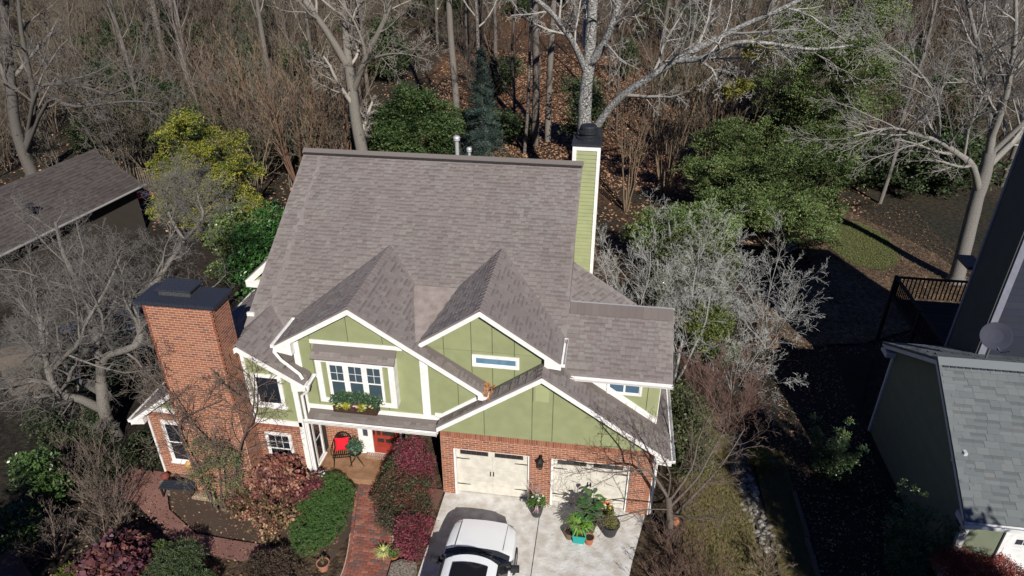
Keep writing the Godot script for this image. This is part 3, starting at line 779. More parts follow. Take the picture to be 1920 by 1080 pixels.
func blob(cx: float, cz: float, rx: float, rz: float, n := 22, wob := 0.15) -> PackedVector2Array:
	var p := PackedVector2Array()
	for i in n:
		var a := TAU * i / n
		var k := 1.0 + wob * sin(a * 3.0 + cx) + wob * 0.6 * sin(a * 5.0 + cz)
		p.append(Vector2(cx + cos(a) * rx * k, cz + sin(a) * rz * k))
	return p

func build_ground() -> void:
	# one sheet to beyond the wood; its soil turns from leaf-strewn brown to worn lawn by patches, both sides darkened as shade
	var b := MB.new()
	var xs := []; var zs := []
	var x := -150.0
	while x <= 120.0: xs.append(x); x += 0.9 if x > -32 and x < 26 else 5.0
	var z := 12.0
	while z >= -230.0: zs.append(z); z -= 0.9 if z > -60 else 5.0
	var rows := []
	for zz in zs:
		var r := []
		for xx in xs: r.append(V(xx, gy(xx, zz) - 0.07, zz))
		rows.append(r)
	var k := 0
	b.grid(rows)
	for zz in zs:
		for xx in xs:
			var n: float = sin(xx * 0.31 + 1.0) * sin(zz * 0.27) + 0.6 * sin(xx * 0.83 - zz * 0.71)
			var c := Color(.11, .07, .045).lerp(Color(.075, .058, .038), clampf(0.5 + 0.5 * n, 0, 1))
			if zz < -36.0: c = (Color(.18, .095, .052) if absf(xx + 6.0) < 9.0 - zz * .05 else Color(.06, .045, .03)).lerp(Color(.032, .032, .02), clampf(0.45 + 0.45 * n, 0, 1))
			elif xx > 5.5: c = Color(.035, .034, .022).lerp(Color(.05, .036, .025), clampf(0.5 + 0.5 * n, 0, 1))  # right yard: cast shade put into the soil colour
			elif xx < -13.0: c = Color(.040, .030, .022).lerp(Color(.028, .026, .018), clampf(0.5 + 0.5 * n, 0, 1))  # left garden: tree shade put into the soil colour
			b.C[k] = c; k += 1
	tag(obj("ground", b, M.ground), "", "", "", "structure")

	# driveway: concrete slabs with a sawn joint, porch floor, steps
	var cr := Color(.60, .585, .555)
	var d1 := sheet("driveway", pv([-4.55, -15.95, -1.415, -15.95, -1.40, -2.0, -4.75, -2.0]), 0.0, 0.15, M.concrete, cr)
	sheet("driveway", pv([-1.39, -15.95, 1.9, -15.95, 1.45, -13.9, 1.0, -11.0, 1.0, -2.0, -1.375, -2.0]), 0.0, 0.15, M.concrete, cr * 0.98)
	sheet("driveway_joint", pv([-1.43, -15.95, -1.37, -15.95, -1.36, -2.0, -1.42, -2.0]), -0.012, 0.1, M.concrete, Color(.06, .055, .05))
	sheet("garage_floor", pv([-4.6, -16.5, 1.9, -16.5, 1.9, -15.9, -4.6, -15.9]), 0.012, 0.1, M.concrete, cr * 0.95)
	var pf := sheet("porch_floor", pv([-8.95, -17.0, -5.7, -17.0, -5.7, -15.75, -8.95, -15.75]), 0.25, 0.3, M.concrete, Color(.30, .17, .095))
	# brick step in front of the porch, brick sill under the door
	var bm := MB.new(); bm.col = MORTAR; bm.bx(-7.5, -6.3, -0.1, 0.16, -16.05, -15.76)
	var stp := obj("brick_step", bm, M.mortar); tag(stp, "", "", "", "structure")
	for i in 16:
		var q := MB.new(); q.col = BRICKS[rng.randi() % 7] if rng.randf() < 0.7 else Color(.17, .13, .12)
		q.cbox(Transform3D(Basis(), V(-7.46 + i * 0.0735, 0.13, -15.90 + 0.0)), V(.062, .075, .27), .005)
		put("brick", q.mesh(), M.brick, stp)
	var sl := MB.new(); sl.col = MORTAR; sl.bx(-7.55, -6.2, 0.25, 0.315, -16.98, -16.74)
	var sill := obj("brick_sill", sl, M.mortar); tag(sill, "", "", "", "structure")
	for i in 18:
		var q := MB.new(); q.col = Color(.46, .30, .22) * rr(.85, 1.1)
		q.cbox(Transform3D(Basis(), V(-7.51 + i * 0.0735, 0.29, -16.82)), V(.062, .08, .23), .005)
		put("brick", q.mesh(), M.brick, sill)
	# brick path that bends towards the drive
	var L := func(zz: float) -> float: return lerpf(-7.42, -6.72, smoothstep(-15.9, -12.2, zz))
	var R := func(zz: float) -> float: return lerpf(-6.42, -5.30, smoothstep(-15.7, -12.4, zz))
	var pb := MB.new(); pb.col = Color(.55, .40, .32)
	var rws := []
	for i in 24:
		var zz := -16.0 + i * 0.27
		rws.append([V(L.call(zz) - .06, 0.0, zz), V(R.call(zz) + .06, 0.0, zz)])
	rws.reverse(); pb.grid(rws)
	for i in pb.N.size(): pb.N[i] = Vector3.UP
	var path := obj("brick_path", pb, M.mortar); tag(path, "", "", "", "structure")
	var variants := []
	for i in 8:
		var s := MB.new(); s.col = [Color(.36, .125, .085), Color(.41, .15, .105), Color(.32, .11, .08), Color(.39, .17, .13), Color(.25, .115, .095), Color(.45, .20, .15), Color(.20, .14, .125), Color(.35, .14, .10)][i]
		s.cbox(Transform3D(), V(.198, .06, .093), .006); variants.append(s.mesh())
	var row := 0; var z2 := -16.0
	while z2 < -9.8:
		var a: float = L.call(z2) + .09; var e: float = R.call(z2) - .09
		var u := a - (0.105 if row % 2 else 0.0)
		while u < e - 0.02:
			var s0 := maxf(u, a); var s1 := minf(u + .198, e)
			u += 0.208
			if s1 - s0 < 0.05: continue
			var o := put("brick", variants[rng.randi() % 8], M.brick, path, V((s0 + s1) / 2, 0.004 + rr(-.004, .004), z2))
			o.scale.x = (s1 - s0) / .198; o.rotation.y = rr(-.02, .02)
		for sd in 2:
			if row % 2 == 0:
				var ex: float = a - .055 if sd == 0 else e + .055
				var o := put("brick", variants[rng.randi() % 8], M.brick, path, V(ex, 0.008, z2 + .05))
				o.rotation.y = PI / 2 + (0.12 if sd == 0 else 0.2)
		row += 1; z2 += 0.1035
	# planting beds and the pink gravel path on the left
	drape("mulch_bed", pv([-14.0, -15.6, -13.9, -15.1, -13.2, -14.1, -11.9, -13.35, -10.2, -13.15, -8.9, -13.0, -7.2, -12.7, -6.9, -14.5, -7.5, -15.9, -9.0, -15.7, -10.6, -15.7, -12.6, -15.0]), 0.02, M.soil, Color(.11, .075, .055))
	drape("gravel_path", pv([-15.6, -15.6, -14.2, -15.6, -13.95, -15.0, -13.25, -14.05, -11.9, -13.3, -10.2, -13.1, -8.5, -12.95, -8.5, -12.3, -10.4, -12.45, -11.6, -12.6, -12.8, -13.1, -13.6, -13.6, -14.6, -14.2, -15.8, -14.4]), 0.0, M.soil, Color(.33, .17, .14))
	drape("gravel_path", pv([-18.0, -12.6, -15.2, -10.8, -14.6, -9.0, -17.5, -9.0]), 0.0, M.soil, Color(.24, .12, .095))
	drape("planting_strip", pv([-5.95, -16.0, -4.6, -15.9, -4.78, -13.4, -4.8, -9.0, -5.2, -9.0, -5.25, -12.4]), 0.02, M.soil, Color(.24, .13, .10))
	# lawn strip right of the drive, lit patch of grass at the back
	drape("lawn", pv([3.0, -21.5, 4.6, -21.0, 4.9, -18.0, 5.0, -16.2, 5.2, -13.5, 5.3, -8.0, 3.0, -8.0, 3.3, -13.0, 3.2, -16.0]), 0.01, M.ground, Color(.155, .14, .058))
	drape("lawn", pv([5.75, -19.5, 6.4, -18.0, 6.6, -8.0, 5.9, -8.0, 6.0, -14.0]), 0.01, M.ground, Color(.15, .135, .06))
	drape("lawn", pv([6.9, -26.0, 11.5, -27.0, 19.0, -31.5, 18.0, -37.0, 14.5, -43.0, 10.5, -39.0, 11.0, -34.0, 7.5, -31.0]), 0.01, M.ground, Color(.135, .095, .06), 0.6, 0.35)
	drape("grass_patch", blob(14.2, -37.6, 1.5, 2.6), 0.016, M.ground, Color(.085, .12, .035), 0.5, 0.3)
	drape("shade_painted_bed", pv([5.9, -26.0, 11.6, -26.0, 9.9, -21.8, 9.9, -14.5, 9.0, -9.0, 6.8, -9.0, 6.7, -18.0, 5.8, -20.5]), 0.01, M.soil, Color(.022, .021, .014), 0.6, 0.3)  # near-black soil colour carries the shadow over the right yard
	# timber edging of the right bed
	var tm := MB.new(); tm.col = Color(.16, .12, .085)
	for i in 3: tm.box(Transform3D(Basis(Vector3.UP, 0.02), V(6.72 - i * .01, gy(6.7, -15) + .06, -16.6 + i * 1.9)), V(.14, .16, 1.86))
	tag(obj("timber_edging", tm, M.wood), "weathered timber edging between lawn and dark bed", "edging")

# ---------------------------------------------------------------- leaves
func leaf_clump(n: int, r: float, size: float, asp: float, sd: int, droop := 0.0) -> MB:
	rng.seed = sd
	var b := MB.new()
	for i in n:
		var d := rdir(); d.y = absf(d.y) * 0.9 - 0.25 if droop == 0.0 else d.y
		d = d.normalized()
		var c := d * r * pow(rng.randf(), 0.5)
		var ax := (d + rdir() * 0.7 + Vector3.UP * 0.15 - Vector3.UP * droop).normalized()
		var sd2 := ax.cross(rdir()).normalized() * size * asp * 0.5
		var up := ax.cross(sd2).normalized() * size * 0.1
		var l := size * rr(0.7, 1.25)
		b.col = Color(1, 1, 1)
		b.quad(c - ax * l * .5, c + sd2 + up, c + ax * l * .5, c - sd2 + up)
	return b

# foliage on lobes: each lobe is [centre, radius]; returns one mesh
func crown(lobes: Array, per: float, clumps: Array, cols: Array, sc := 1.0, squash := 0.8, fill := 0.25) -> MB:
	var b := MB.new()
	for q in lobes:
		var n := int(per * q[1] * q[1])
		var tint: float = rr(0.85, 1.1)
		for i in n:
			var d := rdir()
			if d.y < -0.35 and rng.randf() < 0.6: d.y = -d.y
			var r: float = q[1] * (1.0 - fill * rng.randf() * rng.randf() * 3.0) * rr(0.9, 1.08)
			var p: Vector3 = q[0] + Vector3(d.x, d.y * squash, d.z) * maxf(r, 0.1)
			var bas := Basis(Vector3.UP, rr(0, TAU)) * Basis(Vector3.RIGHT, rr(-.6, .6))
			var c: Color = cols[rng.randi() % cols.size()]
			b.add(clumps[rng.randi() % clumps.size()], Transform3D(bas.scaled(Vector3.ONE * sc * rr(0.75, 1.25)), p), c * tint * rr(0.8, 1.15))
	return b

func lobes_in(c: Vector3, rad: Vector3, n: int, r0: float, r1: float) -> Array:
	var out := []
	for i in n:
		var d := rdir() * pow(rng.randf(), 0.4)
		out.append([c + Vector3(d.x * rad.x, d.y * rad.y, d.z * rad.z), rr(r0, r1)])
	return out

# ---------------------------------------------------------------- bare trees
func smooth_path(p: Array, n: int) -> PackedVector3Array:
	var o := PackedVector3Array()
	for i in p.size() - 1:
		var a: Vector3 = p[maxi(i - 1, 0)]; var b: Vector3 = p[i]; var c: Vector3 = p[i + 1]; var d: Vector3 = p[mini(i + 2, p.size() - 1)]
		for k in n: o.append(b.cubic_interpolate(c, a, d, float(k) / n))
	o.append(p[-1])
	return o

# level 0 goes to mbs[0] and so on; the last mesh takes all finer wood
func grow(mbs: Array, p: Vector3, d: Vector3, l: float, r: float, lev: int, cfg: Dictionary) -> void:
	var segs: int = cfg.segs[mini(lev, cfg.segs.size() - 1)]
	var pts := PackedVector3Array([p]); var rad := PackedFloat32Array([r])
	var dir := d
	var rtip: float = maxf(cfg.rmin, r * cfg.tip)
	for i in segs:
		dir = (dir + rdir() * cfg.wob + Vector3.UP * cfg.up).normalized()
		pts.append(pts[-1] + dir * (l / segs)); rad.append(lerpf(r, rtip, float(i + 1) / segs))
	branch(mbs, pts, rad, l, lev, cfg)

func branch(mbs: Array, pts: PackedVector3Array, rad: PackedFloat32Array, l: float, lev: int, cfg: Dictionary, kids := -1) -> void:
	var mb: MB = mbs[mini(lev, mbs.size() - 1)]
	var sides := 8 if rad[0] > 0.12 else (5 if rad[0] > 0.04 else 3)
	mb.col = cfg.col * rr(0.85, 1.1)
	if lev >= 2 and cfg.has("col2"): mb.col = cfg.col2 * rr(0.8, 1.15)
	mb.tube(pts, rad, sides)
	if lev >= cfg.kids.size(): return
	var n: int = kids if kids >= 0 else cfg.kids[lev]
	var az := rr(0, TAU)
	var s0: float = cfg.start if lev == 0 else 0.18
	for k in n:
		var t := lerpf(s0, 1.0, (k + rng.randf()) / n)
		var fi := t * (pts.size() - 1); var i := mini(int(fi), pts.size() - 2); var fr := fi - i
		var pos := pts[i].lerp(pts[i + 1], fr)
		var tan := (pts[i + 1] - pts[i]).normalized()
		var pr := lerpf(rad[i], rad[i + 1], fr)
		az += 2.4 + rr(-.5, .5)
		var u := tan.cross(Vector3(0.21, 0.9, 0.3)).normalized(); var w := tan.cross(u)
		var side := u * cos(az) + w * sin(az)
		var an: float = cfg.ang * rr(0.7, 1.3)
		var dd := (tan * cos(an) + side * sin(an)).normalized()
		var ll: float = l * cfg.ratio * rr(0.6, 1.15) * (1.0 - 0.45 * t)
		if cfg.has("maxl"): ll = minf(ll, cfg.maxl[mini(lev, cfg.maxl.size() - 1)])
		grow(mbs, pos, dd, ll, clampf(pr * rr(0.78, 1.22) * cfg.get("cr", .58), cfg.rmin, 1.0), lev + 1, cfg)

func limb(mbs: Array, path: Array, r0: float, r1: float, lev: int, cfg: Dictionary, kids := -1) -> void:
	var p := smooth_path(path, 3)
	var rad := PackedFloat32Array()
	var l := 0.0
	for i in p.size():
		rad.append(lerpf(r0, r1, float(i) / (p.size() - 1)) * rr(0.94, 1.06))
		if i: l += p[i].distance_to(p[i - 1])
	branch(mbs, p, rad, l, lev, cfg, kids)

# a hero tree from traced limbs: trunk first; each limb is a part of its own, twigs one part
func hero(called: String, label: String, base: Vector3, m: Material, trunk: Array, tr: Array, limbs: Array, cfg: Dictionary, group := "") -> Node3D:
	var o := thing(called, label, "tree", base, 0.0, group)
	var tw := MB.new()
	var t := MB.new()
	limb([t, tw, tw], trunk, tr[0], tr[1], 0, cfg, cfg.get("tk", 0))
	# root flare
	t.tube(PackedVector3Array([base - Vector3.UP * .3, base + Vector3.UP * .25, base.lerp(trunk[0], 1.0) + Vector3.UP * .6]), PackedFloat32Array([tr[0] * 1.5, tr[0] * 1.15, tr[0]]), 8)
	obj("trunk", t, m, o)
	for q in limbs:
		var b := MB.new()
		limb([b, b, tw], q[0], q[1], q[2], 1, cfg)
		obj("limb", b, m, o)
	tag(obj("twigs", tw, M.twig, o), "", "", "", "stuff")
	return o

# ---------------------------------------------------------------- the car
func build_car() -> void:
	var c := thing("parked_car", "white parked SUV with black sunroof facing the garage door", "car", V(-2.85, 0, -11.7))
	var o := c.position
	var body := MB.new(); body.col = Color(.78, .80, .81)
	var secs := [[-2.42, .70, .62, .40], [-2.40, .80, .80, .34], [-2.33, .88, .92, .30], [-2.15, .95, .985, .28], [-1.8, .985, 1.03, .28], [-1.3, .995, 1.08, .28], [-1.12, .995, 1.10, .28], [-0.6, .995, 1.09, .28], [0.4, .995, 1.09, .28], [1.4, .99, 1.10, .28], [2.1, .95, 1.10, .3], [2.36, .88, 1.05, .34], [2.4, .8, .9, .4]]
	var rows := []
	for s in secs:
		var w: float = s[1]; var t: float = s[2]; var bt: float = s[3]
		var half := [Vector2(w * .9, bt), Vector2(w, bt + .12), Vector2(w, (bt + t) * .5), Vector2(w * .992, t - .16), Vector2(w * .965, t - .07), Vector2(w * .90, t - .02), Vector2(w * .72, t + .012), Vector2(w * .695, t + .004), Vector2(w * .4, t + .028), Vector2(0, t + .034)]
		var r := []
		for i in half.size(): r.append(o + V(-half[i].x, half[i].y, s[0] + 0.10 * pow(half[i].x / 1.0, 2) * (1.0 if s[0] < -1.5 else 0.0)))
		for i in range(half.size() - 2, -1, -1): r.append(o + V(half[i].x, half[i].y, s[0] + 0.10 * pow(half[i].x / 1.0, 2) * (1.0 if s[0] < -1.5 else 0.0)))
		rows.append(r)
	rows.reverse()
	body.grid(rows)
	for e in [0, rows.size() - 1]:
		var r: Array = rows[e]
		var m := o + V(0, .6, (-2.41 if e > 0 else 2.41))
		for i in r.size() - 1:
			if e > 0: body.tri(m, r[i + 1], r[i])
			else: body.tri(m, r[i], r[i + 1])
	obj("body", body, M.car_paint, c)
	# hood: raised centre with shut lines on both sides
	var hood := MB.new(); hood.col = Color(.79, .81, .82)
	rows = []
	for i in 7:
		var z := lerpf(-2.26, -1.16, i / 6.0); var y := lerpf(.985, 1.115, pow(i / 6.0, .8))
		var r := []
		for j in 9:
			var x := lerpf(-.66, .66, j / 8.0)
			r.append(o + V(x, y + .042 - .02 * pow(absf(x) / .66, 3), z + .06 * x * x))
		rows.append(r)
	rows.reverse(); hood.grid(rows)
	obj("hood", hood, M.car_paint, c)
	var seam := MB.new(); seam.col = Color(.03, .03, .03)
	for s in [-1, 1]:
		seam.tube(PackedVector3Array([o + V(.672 * s, 1.005, -2.2), o + V(.675 * s, 1.075, -1.75), o + V(.68 * s, 1.122, -1.2)]), PackedFloat32Array([.006, .006, .006]), 4)
	for s in [-1, 1]: seam.tube(PackedVector3Array([o + V(.985 * s, 1.0, -1.02), o + V(1.0 * s, .8, -1.0), o + V(1.0 * s, .45, -.95)]), PackedFloat32Array([.006, .006, .006]), 4)
	obj("hood_seam", seam, M.rubber, c)
	# cowl, wipers, windscreen
	var cw := MB.new(); cw.col = Color(.035, .037, .045)
	rows = []
	for i in 4:
		var r := []
		for j in 13:
			var x := lerpf(-.9, .9, j / 12.0)
			r.append(o + V(x, 1.15 + .012 * i - .05 * x * x, lerpf(-1.20, -0.98, i / 3.0) + .20 * x * x))
		rows.append(r)
	rows.reverse(); cw.grid(rows)
	obj("cowl", cw, M.rubber, c)
	var gls := MB.new(); gls.col = Color(.13, .165, .155)  # glass lightened to stand in for the reflected sky
	rows = []
	for i in 6:
		var t := i / 5.0; var r := []
		for j in 15:
			var k := lerpf(-1, 1, j / 14.0); var x := k * lerpf(.90, .70, t)
			r.append(o + V(x, lerpf(1.15, 1.72, t) - .05 * x * x - .02 * t * (1 - t), lerpf(-1.0, -.42, t) + lerpf(.24, .16, t) * k * k))
		rows.append(r)
	rows.reverse(); gls.grid(rows)
	obj("windscreen", gls, M.glass, c)
	for s in [-.25, .4]:
		var wp := MB.new(); wp.col = Color(.01, .01, .01)
		wp.tube(PackedVector3Array([o + V(s, 1.19, -1.0), o + V(s - .2, 1.22, -.99), o + V(s - .62, 1.195, -.84)]), PackedFloat32Array([.014, .012, .008]), 5)
		obj("wiper", wp, M.rubber, c)
	# roof, sunroof, pillars, side and rear glass
	var rf := MB.new(); rf.col = Color(.78, .80, .81)
	rows = []
	for i in 9:
		var t := i / 8.0; var r := []
		for j in 13:
			var k := lerpf(-1, 1, j / 12.0); var x := k * .72
			r.append(o + V(x, 1.735 + .045 * sin(PI * minf(t * 1.3, 1.0) * .5) - .05 * k * k - .06 * pow(absf(k), 6) - .06 * t * t, lerpf(-.44, 2.0, t) + .16 * k * k * (1 - t)))
		rows.append(r)
	rows.reverse(); rf.grid(rows)
	obj("roof", rf, M.car_paint, c)
	var sr := MB.new(); sr.col = Color(.012, .014, .014)
	rows = []
	for i in 6:
		var t := i / 5.0; var r := []
		for j in 9:
			var k := lerpf(-1, 1, j / 8.0); var x := k * .47
			r.append(o + V(x, 1.79 - .022 * k * k + (.004 if t > .1 else -.008) - .035 * t * t, lerpf(-.16, 1.15, t) + .05 * k * k * (1 - t)))
		rows.append(r)
	rows.reverse(); sr.grid(rows)
	obj("sunroof", sr, M.black_gloss, c)
	for s in [-1, 1]:
		var g := MB.new(); g.col = Color(.02, .022, .025)
		var a := [V(.93 * s, 1.1, -.72), V(.93 * s, 1.1, 1.9), V(.725 * s, 1.66, 1.7), V(.735 * s, 1.67, -.25)]
		if s > 0: g.quad(o + a[0], o + a[3], o + a[2], o + a[1])
		else: g.quad(o + a[0], o + a[1], o + a[2], o + a[3])
		obj("side_window", g, M.glass, c)
		var p := MB.new(); p.col = Color(.02, .02, .022)
		p.tube(PackedVector3Array([o + V(.93 * s, 1.1, -.80), o + V(.83 * s, 1.4, -.53), o + V(.735 * s, 1.655, -.27)]), PackedFloat32Array([.05, .045, .035]), 6)
		p.tube(PackedVector3Array([o + V(.735 * s, 1.655, -.27), o + V(.74 * s, 1.675, .8), o + V(.72 * s, 1.64, 1.9)]), PackedFloat32Array([.03, .03, .03]), 6)
		obj("pillar", p, M.rubber, c)
		var mi := MB.new(); mi.col = Color(.02, .02, .024)
		mi.cbox(Transform3D(Basis(Vector3.UP, .15 * s), o + V(1.10 * s, 1.17, -.62)), V(.24, .19, .13), .03)
		mi.box(Transform3D(Basis(), o + V(.96 * s, 1.12, -.62)), V(.1, .05, .07))
		obj("wing_mirror", mi, M.black_gloss, c)
		var hl := MB.new(); hl.col = Color(.5, .52, .54)
		hl.cbox(Transform3D(Basis(Vector3.UP, -.35 * s) * Basis(Vector3.RIGHT, -.3), o + V(.68 * s, .80, -2.3)), V(.34, .13, .12), .02)
		obj("headlight", hl, M.glass, c)
		for z in [-1.5, 1.45]:
			var t := MB.new(); t.col = Color(.018, .018, .018)
			var x := Transform3D(Basis(Vector3.FORWARD, PI / 2 * s), o + V(.76 * s, .38, z))
			t.lathe(x, [Vector2(.22, 0), Vector2(.36, .0), Vector2(.38, .03), Vector2(.38, .22), Vector2(.36, .25), Vector2(.24, .25)], 24)
			var w := obj("wheel", t, M.rubber, c)
			var rm := MB.new(); rm.col = Color(.35, .35, .36)
			rm.lathe(x, [Vector2(.25, .24), Vector2(.22, .22), Vector2(.06, .2), Vector2(0, .21)], 10)
			obj("rim", rm, M.metal, w)
	var rg := MB.new(); rg.col = Color(.02, .02, .025)
	rg.quad(o + V(-.7, 1.12, 2.3), o + V(.7, 1.12, 2.3), o + V(.62, 1.6, 2.03), o + V(-.62, 1.6, 2.03))
	obj("rear_window", rg, M.glass, c)
	var c2: Node3D = c.duplicate()
	c2.name = numbered("parked_car"); add_child(c2, true)
	c2.position = V(-21.4, gy(-21.4, -22.6) - .02, -22.6); c2.rotation.y = 2.2; c2.scale = Vector3.ONE * .95
	tag(c2, "dark blue-grey parked car half hidden behind the gnarled bare tree", "car")
	var dp: StandardMaterial3D = M.car_paint.duplicate(); dp.vertex_color_use_as_albedo = false; dp.albedo_color = Color(.05, .058, .075).linear_to_srgb()
	for k in c2.get_children():
		if String(k.name) in ["body", "hood", "roof"]: (k as MeshInstance3D).material_override = dp
	var gr := MB.new(); gr.col = Color(.02, .02, .02)
	gr.box(Transform3D(Basis(), o + V(0, .72, -2.42)), V(.9, .2, .04))
	obj("grille", gr, M.rubber, c)

# ---------------------------------------------------------------- small plants and pots
var CL := {}
func clumps() -> void:
	CL.small = [leaf_clump(16, .11, .055, .55, 11), leaf_clump(16, .11, .055, .55, 12), leaf_clump(14, .10, .06, .5, 13)]
	CL.narrow = [leaf_clump(18, .13, .07, .3, 21), leaf_clump(18, .13, .065, .3, 22)]
	CL.mid = [leaf_clump(14, .24, .13, .5, 31), leaf_clump(14, .24, .14, .45, 32), leaf_clump(12, .22, .15, .5, 33)]
	CL.big = [leaf_clump(12, .3, .2, .8, 41), leaf_clump(10, .28, .22, .85, 42)]
	CL.needle = [leaf_clump(26, .26, .2, .1, 51), leaf_clump(26, .26, .22, .09, 52)]
	CL.coarse = [leaf_clump(18, .45, .2, .5, 61), leaf_clump(18, .45, .22, .45, 62), leaf_clump(16, .4, .19, .55, 63)]
	rng.seed = 77

func bush(called: String, label: String, cat: String, at: Vector3, lobes: Array, per: float, set: Array, cols: Array, m := "leaf", sc := 1.0, stems := 5, group := "", fill := 0.25) -> Node3D:
	var o := thing(called, label, cat, at, 0.0, group)
	var ab := []
	for q in lobes: ab.append([at + q[0], q[1]])
	obj("foliage", crown(ab, per, set, cols, sc, 0.85, fill), M[m], o)
	var st := MB.new(); st.col = Color(.09, .065, .05)
	if stems >= 12:
		var sc2 := {"kids": [5, 3], "segs": [5, 4, 2], "ratio": .5, "ang": .6, "wob": .22, "up": .05, "rmin": .004, "tip": .4, "start": .3, "col": Color(.24, .16, .10), "maxl": [.5, .25]}
		for i in stems:
			var q: Array = ab[rng.randi() % ab.size()]
			var a0 := at + V(rr(-.25, .25), -.05, rr(-.25, .25))
			grow([st], a0, (q[0] - a0).normalized(), a0.distance_to(q[0]) + q[1] * 1.1, .014, 0, sc2)
	for i in (0 if stems >= 12 else stems):
		var q: Array = ab[rng.randi() % ab.size()]
		st.tube(PackedVector3Array([at + V(rr(-.1, .1), -.05, rr(-.1, .1)), (at + q[0]) / 2 + V(rr(-.1, .1), 0, rr(-.1, .1)), q[0]]), PackedFloat32Array([.035, .025, .01]), 5)
	if stems: obj("stems", st, M.bark, o)
	return o

func pot(called: String, label: String, at: Vector3, r0: float, r1: float, h: float, c: Color, m := "pot", square := false) -> Node3D:
	var o := thing(called, label, "plant pot", at)
	var b := MB.new(); b.col = c
	b.lathe(Transform3D(Basis(Vector3.UP, PI / 4), at), [Vector2(0, 0), Vector2(r0, 0), Vector2(r1, h * .93), Vector2(r1 * 1.06, h * .94), Vector2(r1 * 1.06, h), Vector2(r1 * .92, h), Vector2(r1 * .88, h * .86)], 4 if square else 20)
	obj("pot", b, M[m], o)
	var s := MB.new(); s.col = Color(.045, .032, .024)
	s.lathe(Transform3D(Basis(Vector3.UP, PI / 4), at), [Vector2(r1 * .9, h * .86), Vector2(0, h * .9)], 4 if square else 20)
	obj("soil", s, M.soil, o)
	return o

func blades(n: int, l: float, w: float, spread: float, at: Vector3, c0: Color, c1: Color) -> MB:
	var b := MB.new()
	for i in n:
		var a := rr(0, TAU); var e := rr(.25, 1.0) * spread
		var d := V(cos(a), 0, sin(a)); var s := V(-sin(a), 0, cos(a)) * w * .5
		var L := l * rr(.7, 1.15)
		var p0 := at + d * .04; var p1 := at + d * L * .45 * e + Vector3.UP * L * .62; var p2 := at + d * L * .95 * e + Vector3.UP * L * lerpf(.8, .45, e)
		b.col = c0.lerp(c1, rng.randf())
		b.quad(p0 - s * .5, p0 + s * .5, p1 + s, p1 - s)
		b.tri(p1 - s, p1 + s, p2)
	return b

func flower(b: MB, p: Vector3, r: float, c: Color) -> void:
	b.col = c
	for i in 5:
		var a := TAU * i / 5
		b.quad(p, p + V(cos(a - .5), .25, sin(a - .5)) * r, p + V(cos(a), .1, sin(a)) * r * 1.5, p + V(cos(a + .5), .25, sin(a + .5)) * r)

func big_leaf(b: MB, p: Vector3, d: Vector3, l: float, w: float) -> void:
	var s := d.cross(Vector3.UP).normalized() * w * .5
	var n := s.cross(d).normalized()
	var m := p + d * l * .5 + n * .02
	b.quad(p, p + d * l * .3 + s * .9 + n * .025, m, p + d * l * .3 - s * .9 + n * .025)
	b.quad(p + d * l * .3 + s * .9 + n * .025, p + d * l * .65 + s + n * .01, p + d * l - n * .06, m)
	b.quad(p + d * l * .3 - s * .9 + n * .025, m, p + d * l - n * .06, p + d * l * .65 - s + n * .01)

